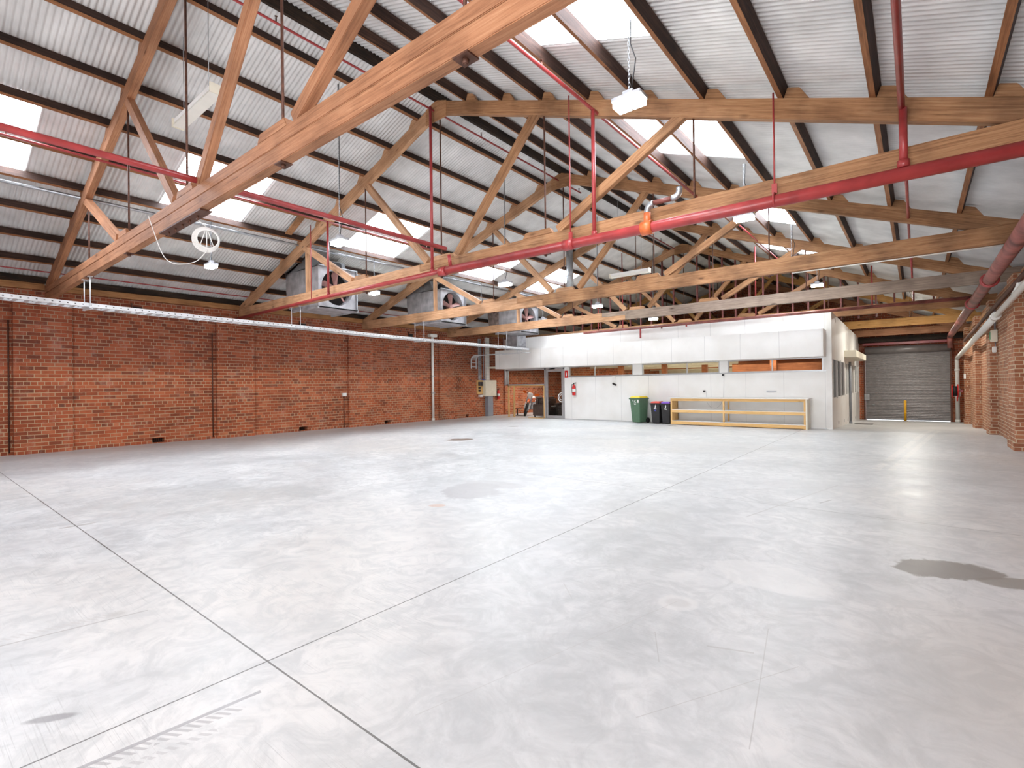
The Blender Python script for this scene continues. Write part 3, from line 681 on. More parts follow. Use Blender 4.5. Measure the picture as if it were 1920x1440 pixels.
# lounge end: glazed front, door, pine framing
g = G()
for x in (-15.5, -15.36, -13.14): g.box((x, YF, 0 if x == -13.14 else 1.5), (x+.08, YF+.1, 2.27))
g.box((-15.42, YF, 1.5), (-13.1, YF+.08, 1.56)); g.box((-15.42, YF, 2.2), (-12.05, YF+.1, 2.27)); g.box((-12.13, YF, 0), (-12.05, YF+.1, 2.27))
fr = struct(g.build('window_7', M['alu']))
G().box((-15.3, YF+.04, 1.56), (-13.1, YF+.048, 2.2)).build('pane', M['glass'], fr)
d = thing('glass_door', 'aluminium framed glass door with a round white pull handle', 'door', (-13.06, YF, 0))
g = G(); xa, xb = -13.05, -12.14
g.box((xa, YF+.02, .01), (xa+.09, YF+.07, 2.19)); g.box((xb-.09, YF+.02, .01), (xb, YF+.07, 2.19)); g.box((xa+.09, YF+.02, .01), (xb-.09, YF+.07, .13)); g.box((xa+.09, YF+.02, 2.09), (xb-.09, YF+.07, 2.19))
g.build('frame', M['alu'], d); G().box((xa+.09, YF+.04, .13), (xb-.09, YF+.05, 2.09)).build('pane', M['glass'], d)
g = G(); ring = ARC((xb-.02, YF-.05, .95), .2, pi*.5, pi*1.5, 14, (1, 0, 0), (0, 0, 1)); g.tube(ring, .02, 10)
ring2 = ARC((xb-.04, YF-.05, .95), .11, pi*.5, pi*1.5, 12, (1, 0, 0), (0, 0, 1)); g.tube(ring2, .014, 8)
for z in (1.15, .75): g.cyl((xb-.02, YF-.05, z), (xb-.03, YF+.02, z), .014, 8)
lab(g.build('pull_handle', M['white'], d), 'round white pull handle')
G().box((xa+.2, YF-.0, 2.2), (xa+.5, YF+.03, 2.25)).build('closer', M['galv'], d)
for x, w, z1, y, t in ((-15.3, .07, 1.5, YF+.02, 'leftmost, beside the brick wall'), (-15.0, .08, 1.5, YF+.06, 'second from the brick wall, standing free'), (-13.21, .06, 1.5, YF+.02, 'rightmost, against the glass door frame')):
    tag(G().box((x, y, 0), (x+w, y+.05, z1)).build('pine_stud', M['pine'], None, frame((x, y, 0), (x, y, 1), (0, 1, 0))), 'raw pine stud of the lounge opening, '+t, 'stud')
tag(G().box((-15.3, YF+.02, 1.455), (-13.15, YF+.07, 1.498)).build('pine_rail', M['pine'], None, at(-15, YF, 1.47)), 'raw pine rail across the top of the lounge opening', 'rail')
tag(G().box((-13.9, YF-.25, 0), (-13.12, YF-.02, .022)).build('timber_offcut', M['pine'], None, at(-13.5, YF, 0)), 'flat pine offcut lying before the lounge opening', 'timber')
r = thing('sofa', 'dark brown leather sofa seen end-on beside the dirt bike', 'sofa', (-13.7, 19.6, 0))
g = G().box((-14.12, 19.05, .06), (-13.2, 19.3, .6)); g.build('arm', M['leather'], r, bevel=.03)
G().box((-14.12, 20.75, .06), (-13.2, 21.0, .6)).build('arm', M['leather'], r, bevel=.03)
G().box((-14.05, 19.3, .06), (-13.25, 20.75, .34)).build('base', M['leather'], r, bevel=.02)
for a, b in ((19.31, 20.01), (20.03, 20.74)):
    G().box((-13.85, a, .34), (-13.15, b, .5)).build('seat_cushion', M['leather'], r, bevel=.05)
    G().box((-14.1, a-.1, .5), (-13.82, b-.05, .92)).build('back_cushion', M['leather'], r, bevel=.09)
G().box((-13.75, 19.05, .6), (-13.25, 19.45, .88)).build('throw_cushion', M['leather'], r, bevel=.1)
for x in (-14.02, -13.3):
    for y in (19.1, 20.9): G().cyl((x, y, 0), (x, y, .07), .035, 10).build('foot', M['black'], r)
r = thing('armchair', 'dark brown leather armchair behind the glass door', 'armchair', (-12.6, 20.0, 0))
G().box((-13.08, 19.5, .06), (-12.1, 20.3, .36)).build('base', M['leather'], r, bevel=.02)
G().box((-12.98, 19.45, .36), (-12.32, 20.1, .54)).build('seat_cushion', M['leather'], r, bevel=.06)
G().box((-13.05, 20.0, .5), (-12.35, 20.35, .95)).build('back_cushion', M['leather'], r, bevel=.1)
for x in (-13.05, -12.2):
    for y in (19.6, 20.25): G().cyl((x, y, 0), (x, y, .07), .03, 10).build('foot', M['black'], r)
for x in (-13.15, -12.3): G().box((x, 19.5, .06), (x+.2, 20.4, .66)).build('arm', M['leather'], r, bevel=.05)

# ------------------------------------------------------------------ dirt bike (front wheel towards the room, leaning on its stand)
b = thing('dirt_bike', 'orange and white dirt bike leaning in the lounge end behind the pine studs', 'motorcycle', (-15.15, 20.25, 0), rot=radians(-88))
BM = WORLD[b] @ Matrix.Rotation(radians(-17), 4, 'X'); b.matrix_basis = BM; WORLD[b] = BM
FRONT = {'front_wheel', 'fork_leg', 'fork_guard', 'number_plate', 'front_fender', 'handlebar', 'hand_guard'}
BMF = BM @ Matrix.Translation((.42, 0, 0)) @ Matrix.Rotation(radians(28), 4, 'Z') @ Matrix.Translation((-.42, 0, 0))   # bars turned to the left
def bp(g, name, m, bevel=0, smooth=False):
    mm = BMF if name in FRONT else BM
    g.v = [tuple(mm @ Vector(v)) for v in g.v]; return g.build(name, m, b, BM, bevel)
for nm, x, r in (('front_wheel', .72, .36), ('rear_wheel', -.72, .34)):
    w = bp(G().tube(ARC((x, 0, r), r-.055, 0, 2*pi*35/36, 35, (1, 0, 0), (0, 0, 1)), .055, 8, True), nm, M['rubber'])
    g = G().tube(ARC((x, 0, r), r-.11, 0, 2*pi*35/36, 35, (1, 0, 0), (0, 0, 1)), .014, 6, True).cyl((x, -.06, r), (x, .06, r), .045, 12)
    for k in range(12):
        an = 2*pi*k/12; g.cyl((x, .02*(-1)**k, r), (x+(r-.11)*cos(an), 0, r+(r-.11)*sin(an)), .003, 4)
    g.v = [tuple((BMF if x > 0 else BM) @ Vector(v)) for v in g.v]; g.build('rim', M['galv'], w, BM)
for y in (-.1, .1):
    bp(G().cyl((.72, y, .36), (.6, y, .68), .03, 10).cyl((.6, y, .68), (.42, y, 1.12), .026, 10), 'fork_leg', M['galv'])
    bp(G().box((.6, y-.035, .4), (.74, y+.035, .72), 0), 'fork_guard', M['white'], .02)
bp(G().prism([(.44, -.12, .84), (.5, -.14, 1.08), (.43, -.1, 1.18), (.43, .1, 1.18), (.5, .14, 1.08), (.44, .12, .84)], (.035, 0, .01)), 'number_plate', M['white'], .01)
bp(G().prism([(.34, -.07, .86), (1.02, -.03, .8), (1.02, .03, .8), (.34, .07, .86)], (0, 0, .03)), 'front_fender', M['orange'], .01)
g = G().tube([(.22, -.4, 1.16), (.3, -.25, 1.14), (.38, -.1, 1.1), (.38, .1, 1.1), (.3, .25, 1.14), (.22, .4, 1.16)], .013, 8); bp(g, 'handlebar', M['black'])
for s in (-1, 1): bp(G().prism([(.2, s*.42, 1.1), (.36, s*.3, 1.08), (.4, s*.2, 1.1), (.4, s*.2, 1.17), (.36, s*.3, 1.2), (.2, s*.42, 1.2)], (.03, 0, 0)), 'hand_guard', M['orange'], .008)
for s in (-1, 1): bp(G().prism([(.42, s*.1, .72), (.4, s*.17, .95), (.05, s*.13, .95), (.1, s*.12, .75)], (0, s*.03, 0)), 'radiator_shroud', M['orange'], .01)
bp(G().box((-.02, -.11, .8), (.34, .11, .98)), 'fuel_tank', M['white'], .05)
bp(G().prism([(.1, -.08, .95), (-.75, -.09, .93), (-.75, -.09, .87), (.1, -.08, .84)], (0, .17, 0)), 'seat', M['black'], .03)
bp(G().prism([(-.55, -.09, .86), (-1.1, -.06, .98), (-1.12, -.05, .95), (-.55, -.1, .8)], (0, .17, 0)), 'rear_fender', M['orange'], .01)
bp(G().box((-.2, -.13, .32), (.28, .13, .72)), 'engine', M['galvdull'], .05)
bp(G().tube([(.4, 0, .95), (.3, 0, .6), (.25, 0, .3), (-.2, 0, .28), (-.3, 0, .6), (.2, 0, .85)], .025, 8), 'frame_tube', M['orange'])
for s in (-1, 1): bp(G().bar((-.25, s*.08, .42), (-.72, s*.09, .34), .03, .07), 'swingarm', M['galv'])
bp(G().tube([(.15, -.15, .5), (-.2, -.16, .5), (-.45, -.17, .7), (-.85, -.15, .82)], [.025, .03, .05, .055], 10), 'exhaust', M['galv'])
for s in (-1, 1): bp(G().cyl((-.05, s*.12, .36), (-.05, s*.24, .36), .018, 8), 'foot_peg', M['galvdull'])
bp(G().cyl((-.15, .12, .36), (-.1, .3, .035), .014, 8), 'side_stand', M['galvdull'])
r = thing('paddock_stand', 'small black bike stand on the lounge floor before the brick wall', 'stand', (-15.55, 19.7, 0))
G().box((-15.75, 19.6, 0), (-15.3, 19.85, .03)).build('base', M['black'], r); G().cyl((-15.55, 19.72, .03), (-15.55, 19.72, .32), .025, 8).build('post', M['black'], r)
G().box((-15.68, 19.62, .32), (-15.38, 19.82, .35)).build('top_plate', M['black'], r)
tag(G().cyl((-15.2, 19.0, 0), (-15.2, 19.0, .72), .035, 10).build('floor_tube', M['black'], None, at(-15.2, 19, 0)), 'dark upright tube standing between the two left pine studs', 'tube')

# ------------------------------------------------------------------ things on the office front
def extinguisher(x, y, z, nx, ny, label):
    """Red extinguisher hung on a wall whose outward normal is (nx, ny)."""
    r = thing('fire_extinguisher', label, 'fire extinguisher', (x, y, z)); c = Vector((x+nx*.1, y+ny*.1, z))
    lab(G().lathe(c, (0, 0, 1), [(0, .05), (.01, .075), (.36, .075), (.42, .05), (.44, .028), (.47, .028)], 20).build('cylinder', M['fire'], r, at(*c)), 'red cylinder')
    lab(G().lathe(c+Vector((0, 0, .14)), (0, 0, 1), [(0, .0765), (.14, .0765)], 20).build('label_band', M['white'], r, at(*c)), 'white label band')
    t = Vector((-ny, nx, 0)); g = G()
    g.cyl(c+Vector((0, 0, .46)), c+Vector((0, 0, .52)), .022, 10); g.bar(c+Vector((0, 0, .52))-t*.02, c+Vector((0, 0, .555))+t*.12, .02, .012); g.bar(c+Vector((0, 0, .5)), c+Vector((0, 0, .5))+t*.1, .02, .01)
    g.build('valve_lever', M['black'], r, at(*c))
    g = G().tube([c+Vector((0, 0, .49)), c-t*.1+Vector((0, 0, .47)), c-t*.115+Vector((0, 0, .3)), c-t*.09+Vector((0, 0, .1))], .012, 8); g.build('hose', M['rubber'], r, at(*c))
    g = G().obox(c-Vector((nx*.088, ny*.088, -.3)), t*.03, Vector((nx, ny, 0))*.012, Vector((0, 0, .1))); g.build('bracket', M['black'], r, at(*c)); return r
extinguisher(-11.52, YF, 1.04, 0, -1, 'red fire extinguisher on the white office wall right of the glass door')
extinguisher(-16.7, 19.5, .82, 1, 0, 'red fire extinguisher on the brick wall beside the meter cabinet')
r = thing('extinguisher_sign', 'small red location sign with a white extinguisher symbol, beside the glass door frame', 'sign', (-11.94, YF, 1.82))
G().box((-12.03, YF-.012, 1.8), (-11.86, YF-.006, 2.12)).build('board', M['fire'], r)
G().box((-11.97, YF-.016, 1.87), (-11.92, YF-.012, 2.02)).box((-11.955, YF-.016, 2.02), (-11.935, YF-.012, 2.06)).build('symbol', M['white'], r)
r = thing('thermostat', 'white wall controller with a dark handset above the green bin, on the office wall', 'controller', (-9.6, YF, 1.5))
G().box((-9.72, YF-.05, 1.62), (-9.56, YF-.002, 1.84)).build('housing', M['white'], r, bevel=.01)
G().obox((-9.62, YF-.03, 1.5), (.08, 0, -.035), (0, .025, 0), (.012, 0, .03)).build('handset', M['black'], r)
G().box((-9.7, YF-.012, 1.3), (-9.46, YF-.002, 1.42)).build('notice', M['white'], r)
for x, z, t in ((-6.02, 1.2, 'above the left end of the workbench'), (-5.35, 1.78, 'just under the middle strip window')):
    r = thing('power_outlet', 'small dark socket on the white office wall, '+t, 'socket', (x, YF, z))
    G().box((x-.05, YF-.014, z-.05), (x+.05, YF-.002, z+.05)).build('plate', M['white'], r); G().box((x-.035, YF-.06, z-.03), (x+.035, YF-.014, z+.035)).build('plug', M['black'], r)
g = G().tube([(-5.95, YF-.02, 1.18), (-5.93, YF-.02, .8), (-5.8, YF-.02, .62), (-5.62, YF-.02, .58), (-5.45, YF-.02, .72), (-5.35, YF-.02, 1.0), (-5.32, YF-.02, 1.74)], .003, 6)
tag(g.build('drooping_cable', M['grey'], None, at(-5.6, YF, 1)), 'thin grey cable drooping down the white office wall behind the workbench', 'cable')
tag(G().box((-3.95, YF-.03, 1.17), (-3.65, YF-.002, 1.22)).build('wall_bracket', M['alu'], None, at(-3.8, YF, 1.2)), 'small pale bracket on the office wall above the right half of the workbench', 'bracket')

# workbench
r = thing('workbench', 'long pine workbench with white top and two open shelves against the office wall', 'workbench', (-4.83, 18.2, 0))
X0, X1, YA, YZ = -7.02, -2.66, 17.95, 18.56
lab(G().box((X0-.1, YA-.06, .955), (X1+.05, YZ+.04, .98)).build('top', M['white'], r), 'white laminate top')
beamx = lambda nm, y, z0, z1, t=.04, m='pine': G().box((X0, y, z0), (X1-.045, y+t, z1)).build(nm, M[m], r, at(X0, y, z0), .003)
beamx('top_rail', YA, .865, .955); beamx('shelf_rail', YA, .445, .54); beamx('bottom_rail', YA, .02, .13)
for z in (.13, .54): lab(G().box((X0+.04, YA+.0, z), (X1-.05, YZ, z+.014)).build('shelf', M['white'], r), 'white shelf board')
for x in (X0, X0+(X1-X0)*.42, X1-.1):
    for y in (YA+.002, YZ-.06):
        G().box((x, y, 0), (x+.055, y+.045, .955)).build('leg', M['pine'], r, frame((x, y, 0), (x, y, 1), (0, 1, 0)), .003)
for x in (X0+.055, X1-.03): G().box((x-.012, YA+.05, .02), (x, YZ, .95)).build('end_panel', M['pine'], r, at(x, YA, 0))
G().box((X1-.045, YA-.003, 0), (X1, YZ, .955)).build('end_panel', M['cream'], r, at(X1, YA, 0))

# wheelie bins
def bin_(name, x, y, w, d, h, body, lid, label, rot, big=False, marks=()):
    r = thing(name, label, 'wheelie bin', (x, y, 0), rot=rot); MW = WORLD[r]
    def B(g, nm, m, bev=0, par=None): g.v = [tuple(MW @ Vector(v)) for v in g.v]; return g.build(nm, m, par or r, MW, bev)
    k = .8; zb, zt = .03, h-.09
    def quad(z, f, yo=0): return [(-w/2*f, -d/2*f+yo, z), (w/2*f, -d/2*f+yo, z), (w/2*f, d/2*f+yo, z), (-w/2*f, d/2*f+yo, z)]
    vs = quad(zb, k, .02)+quad(zt, 1)
    B(G().add(vs, [(3,2,1,0),(4,5,6,7),(0,1,5,4),(1,2,6,5),(2,3,7,6),(3,0,4,7)]), 'body', body, .018)
    B(G().box((-w/2-.025, -d/2-.03, zt-.03), (w/2+.025, d/2+.02, zt+.02)), 'rim', body, .01)
    g = G(); a = quad(zt+.02, 1.03); c = [(p[0]*.86, p[1]*.86, h-.005) for p in a]
    g.add(a+c, [(3,2,1,0),(4,5,6,7),(0,1,5,4),(1,2,6,5),(2,3,7,6),(3,0,4,7)]); B(g, 'lid', lid, .02)
    g = G().cyl((-w*.32, d/2+.07, zt+.0), (w*.32, d/2+.07, zt+.0), .016, 8)
    for s in (-1, 1): g.box((s*w*.3-.02, d/2, zt-.05), (s*w*.3+.02, d/2+.085, zt+.02))
    B(g, 'handle', body)
    for s in (-1, 1):
        o = B(G().cyl((s*(w/2-.05), d/2-.02, .1), (s*(w/2+.0), d/2-.02, .1), .1, 20), 'wheel', M['rubber'])
    B(G().cyl((-w/2+.04, d/2-.02, .1), (w/2-.04, d/2-.02, .1), .014, 8), 'axle', M['black'])
    sl = (1-k)/2*d/(zt-zb)
    fy = lambda z: -d/2*(k+(1-k)*(z-zb)/(zt-zb))+.02*(1-(z-zb)/(zt-zb))
    for nm, m, polys in marks:
        g = G()
        for P in polys: g.prism([(px*w, fy(pz*h)-.004, pz*h) for px, pz in P], (0, .008, 0))
        B(g, nm, m)
    return r
leaf = [[(-.16, .66), (.14, .64), (.12, .685), (-.1, .69)], [(-.06, .7), (.04, .71), (.12, .8), (.02, .79)], [(.0, .78), (.1, .82), (.08, .86), (-.02, .8)]]
bin_('wheelie_bin', -8.34, 18.15, .46, .56, 1.03, M['green'], M['yellow'], 'large green wheelie bin with a yellow lid against the office wall', radians(-12), True,
     (('sticker', M['white'], [[(-.2, .81), (-.12, .81), (-.12, .86), (-.2, .86)]]), ('sticker', M['white'], [[(.26, .76), (.4, .76), (.4, .87), (.26, .87)]]),
      ('recycling_mark', M['white'], [[(-.12, .78), (.14, .76), (.12, .79), (-.1, .8)], [(-.02, .79), (.1, .84), (.06, .87), (-.03, .82)], [(-.1, .73), (.13, .73), (.1, .69), (-.06, .69)]])))
bin_('wheelie_bin', -7.62, 18.18, .36, .46, .84, M['black'], M['redlid'], 'black wheelie bin with a red lid, left of the purple-lidded one', 0, False,
     (('recycling_mark', M['white'], leaf), ('blue_sticker', M['blue'], [[(-.08, .56), (.1, .55), (.08, .62), (-.08, .62)]])))
bin_('wheelie_bin', -7.22, 18.17, .34, .46, .83, M['black'], M['purple'], 'black wheelie bin with a purple lid, tucked beside the workbench', 0, False, (('recycling_mark', M['white'], leaf),))
tag(G().add([(-6.9, 17.35, .002), (-6.6, 17.33, .002), (-6.62, 17.42, .002), (-6.88, 17.43, .002)], [(0, 1, 2, 3)]).build('floor_plate', M['black'], None, at(-6.7, 17.4, 0)), 'small dark plate in the floor before the black bins', 'plate')
# ------------------------------------------------------------------ left wall services
r = thing('switchboard', 'cream meter cabinet with an open timber meter board on the brick wall', 'switchboard', (-16.6, 18.7, .97))
G().box((-16.7, 18.36, .98), (-16.5, 19.25, 1.78)).build('cabinet', M['cream'], r, bevel=.01)
G().box((-16.502, 18.4, 1.02), (-16.485, 19.21, 1.74)).build('door', M['cream'], r, bevel=.006)
G().box((-16.7, 17.98, 1.1), (-16.62, 18.35, 1.78)).build('meter_board', M['pine'], r)
for y, z, h in ((18.07, 1.5, .2), (18.23, 1.5, .2), (18.08, 1.22, .1), (18.08, 1.36, .09)):
    G().box((-16.62, y-.06, z), (-16.55, y+.06, z+h)).build('meter', M['black'], r, bevel=.008)
G().box((-16.7, 18.1, .96), (-16.58, 18.32, 1.06)).build('junction_box', M['white'], r)
G().box((-16.66, 18.3, 1.79), (-16.56, 18.48, 1.83)).build('gland_plate', M['blue'], r)
tag(G().box((-16.7, 18.58, 0), (-16.48, 18.95, .975)).build('cable_duct', M['grey'], None, at(-16.5, 18.6, 0), .006), 'grey floor-to-cabinet duct under the cream meter cabinet', 'duct')
g = G().box((-16.7, 18.6, 1.79), (-16.6, 18.84, 3.9))
for k in range(14): g.box((-16.702, 18.596, 1.9+k*.145), (-16.597, 18.844, 1.908+k*.145), 1)
tag(g.build('cable_duct', [M['pvc'], M['galvdull']], None, at(-16.6, 18.5, 1.8)), 'white slotted duct rising from the cream meter cabinet to the eaves', 'duct')
g = G().box((-16.7, 18.1, 1.79), (-16.63, 18.27, 3.8))
for k in range(40): g.box((-16.63, 18.14, 1.85+k*.048), (-16.622, 18.22, 1.87+k*.048), 1)
tag(g.build('cable_tray', [M['galvdull'], M['black']], None, at(-16.6, 17.9, 1.8)), 'dark perforated vertical tray above the meter board', 'cable tray')
tag(G().cyl((-16.66, 18.46, 1.8), (-16.66, 18.46, 3.7), .02, 8).build('conduit', M['grey'], None, at(-16.6, 18.2, 2)), 'thin grey conduit between the dark tray and the white duct', 'conduit')
# white downpipe
r = thing('downpipe', 'tall white downpipe on the left brick wall', 'downpipe', (-16.6, 15.05, 0))
G().cyl((-16.6, 15.05, .08), (-16.6, 15.05, 3.72), .055, 14).cyl((-16.6, 15.05, 0), (-16.6, 15.05, .1), .07, 14).build('pipe', M['pvc'], r, at(-16.6, 15.05, 0))
G().box((-16.7, 14.86, 3.68), (-16.5, 15.26, 3.8)).build('head', M['pvc'], r, bevel=.01)
for z in (1.2, 1.95): G().cyl((-16.6, 15.05, z), (-16.6, 15.05, z+.03), .065, 14).box((-16.7, 15.03, z), (-16.6, 15.2, z+.02)).build('clip', M['galv'], r)
r = thing('junction_box', 'small white box on the brick wall with a conduit below', 'junction box', (-16.66, 10.68, 1.2))
G().box((-16.7, 10.6, 1.18), (-16.62, 10.76, 1.3)).build('housing', M['white'], r); G().cyl((-16.68, 10.68, .02), (-16.68, 10.68, 1.18), .014, 8).build('conduit', M['rust'], r)
for y, t in ((6.19, 'left of the second pier'), (1.78, 'left of the first pier')):
    tag(G().cyl((-16.685, y, .05), (-16.685, y, 3.2), .014, 8).build('conduit', M['rust'], None, at(-16.68, y, 0)), 'rust-coloured rod standing for a shadow line up the brick wall, '+t, 'conduit')  # rod stands in for the dark shadow line at the pier edge
for k, (y, z) in enumerate(((4.3, 3.72), (9.1, 3.68), (13.9, 3.66))):
    r = thing('iron_bracket', 'dark recess with iron bracket high on the brick wall, %s from the camera' % ORD[k], 'bracket', (XL, y, z), 'iron brackets high on the wall')
    G().box((XL-.01, y-.12, z-.1), (XL+.012, y+.12, z+.08)).build('recess', M['void'], r); G().box((XL, y-.13, z-.1), (XL+.06, y-.1, z+.16)).build('strap', M['rust'], r)  # the recess is a flat dark plate, its shade only colour

# ------------------------------------------------------------------ long cable tray under the trusses
TP = [(-12.3, -3.0, 3.2), (-12.5, 0.3, 3.17), (-12.76, 2.43, 3.15), (-13.1, 4.7, 3.15), (-13.25, 6.98, 3.15), (-13.38, 9.2, 3.12), (-13.42, 11.53, 3.1), (-13.45, 14, 3.09), (-13.45, 16.0, 3.08), (-13.4, 17.62, 3.05)]
r = thing('cable_tray', 'long galvanised cable tray slung under the trusses along the left wall', 'cable tray', (-13.2, 8, 3.1))
def smooth(P, n=6):
    out = []; P = [Vector(p) for p in P]
    for i in range(len(P)-1):
        p0, p1, p2, p3 = P[max(i-1, 0)], P[i], P[i+1], P[min(i+2, len(P)-1)]
        for k in range(n):
            t = k/n; out.append(.5*((2*p1)+(-p0+p2)*t+(2*p0-5*p1+4*p2-p3)*t*t+(-p0+3*p1-3*p2+p3)*t**3))
    return out+[P[-1]]
TS = smooth(TP)
for s in (-.2, .2):
    g = G()
    for a, c in zip(TS, TS[1:]):
        a, c = a+Vector((s, 0, .03)), c+Vector((s, 0, .03)); g.bar(a, c, .012, .075)
        d = c-a; n = max(1, int(d.length/.1))
        for k in range(n): q = a+d*(k+.5)/n; g.box((q.x-.0075, q.y-.014, q.z-.008), (q.x+.0075, q.y+.014, q.z+.008), 1)
    g.build('side_rail', [M['tray'], M['black']], r, at(-13.2, 8, 3.1))
g = G()
for a, c in zip(TS, TS[1:]):
    n = max(1, int((c-a).length/.14))
    for k in range(n):
        q = a+(c-a)*k/n; g.box((q.x-.2, q.y-.03, q.z-.005), (q.x+.2, q.y+.03, q.z+.005))
for a, c in zip(TS, TS[1:]):
    for s in (-.1, .1): g.bar(a+Vector((s, 0, -.004)), c+Vector((s, 0, -.004)), .03, .004)
o = g.build('tray_bed', M['tray'], r, at(-13.2, 8, 3.1))
g = G()
for s in (-.08, .0, .07): g.tube([p+Vector((s, 0, .03)) for p in TS], .016, 6)
lab(g.build('cable_bundle', M['white'], r, at(-13.2, 8, 3.1)), 'white cables in the tray')
for y, x in ((2.48, -12.77), (7.03, -13.25), (11.58, -13.42), (16.1, -13.45)):
    z = 3.15 if y < 8 else 3.09
    for s in (-.235, .235): G().cyl((x+s, y, z-.04), (x+s, y, 3.74), .009, 8).box((x+s-.04, y-.04, 3.725), (x+s+.04, y+.04, 3.739)).build('hanger_rod', M['tray'], r, at(x, y, z))
    G().box((x-.29, y-.02, z-.035), (x+.29, y+.02, z-.008)).build('trapeze_bar', M['tray'], r, at(x, y, z))
r = thing('cable_tray', 'short cross tray from the long tray to the brick wall above the meter board', 'cable tray', (-15, 17.5, 3.0))
P = [(-13.15, 17.5, 2.94), (-16.18, 17.5, 2.94)]+ARC((-16.18, 17.5, 2.70), .24, pi/2, pi, 6, (1, 0, 0), (0, 0, 1))+[(-16.42, 17.5, 2.32)]
for s in (-.17, .17):
    g = G()
    for a, c in zip(P, P[1:]): g.bar(Vector(a)+Vector((0, s, 0)), Vector(c)+Vector((0, s, 0)), .012, .06, (0, 1, .01))
    g.build('side_rail', M['tray'], r, at(-15, 17.5, 3))
g = G()
for a, c in zip(P, P[1:]):
    a, c = Vector(a), Vector(c); n = max(1, int((c-a).length/.16))
    for k in range(n): q = a+(c-a)*(k+.5)/n; g.box((q.x-.014, q.y-.17, q.z-.014), (q.x+.014, q.y+.17, q.z+.014))
g.build('rungs', M['tray'], r, at(-15, 17.5, 3))
for x in (-13.6, -14.4): G().cyl((x, 17.32, 2.91), (x, 17.32, 3.7), .009, 8).build('hanger_rod', M['tray'], r, at(x, 17.5, 3))
G().box((-14.5, 17.3, 2.885), (-13.5, 17.35, 2.905)).build('trapeze_bar', M['tray'], r)
tag(G().box((-14.78, 17.95, 3.145), (-14.15, 18.64, 3.95)).box((-14.8, 17.93, 3.28), (-14.13, 18.645, 3.31)).build('air_duct', M['galvdull'], None, at(-14.4, 18.2, 3.5)), 'square galvanised duct dropping into the office above the bulkhead', 'duct')
# conduit along the purlins
r = thing('conduit', 'shiny steel conduit running along the left roof purlins past the skylights', 'conduit', (-12.95, 8, 5.4))
G().cyl((-12.985, -4, zl(-12.985)-.02), (-12.985, 18.5, zl(-12.985)-.02), .03, 10).build('tube', M['galv'], r, at(-12.9, 0, 5.4))
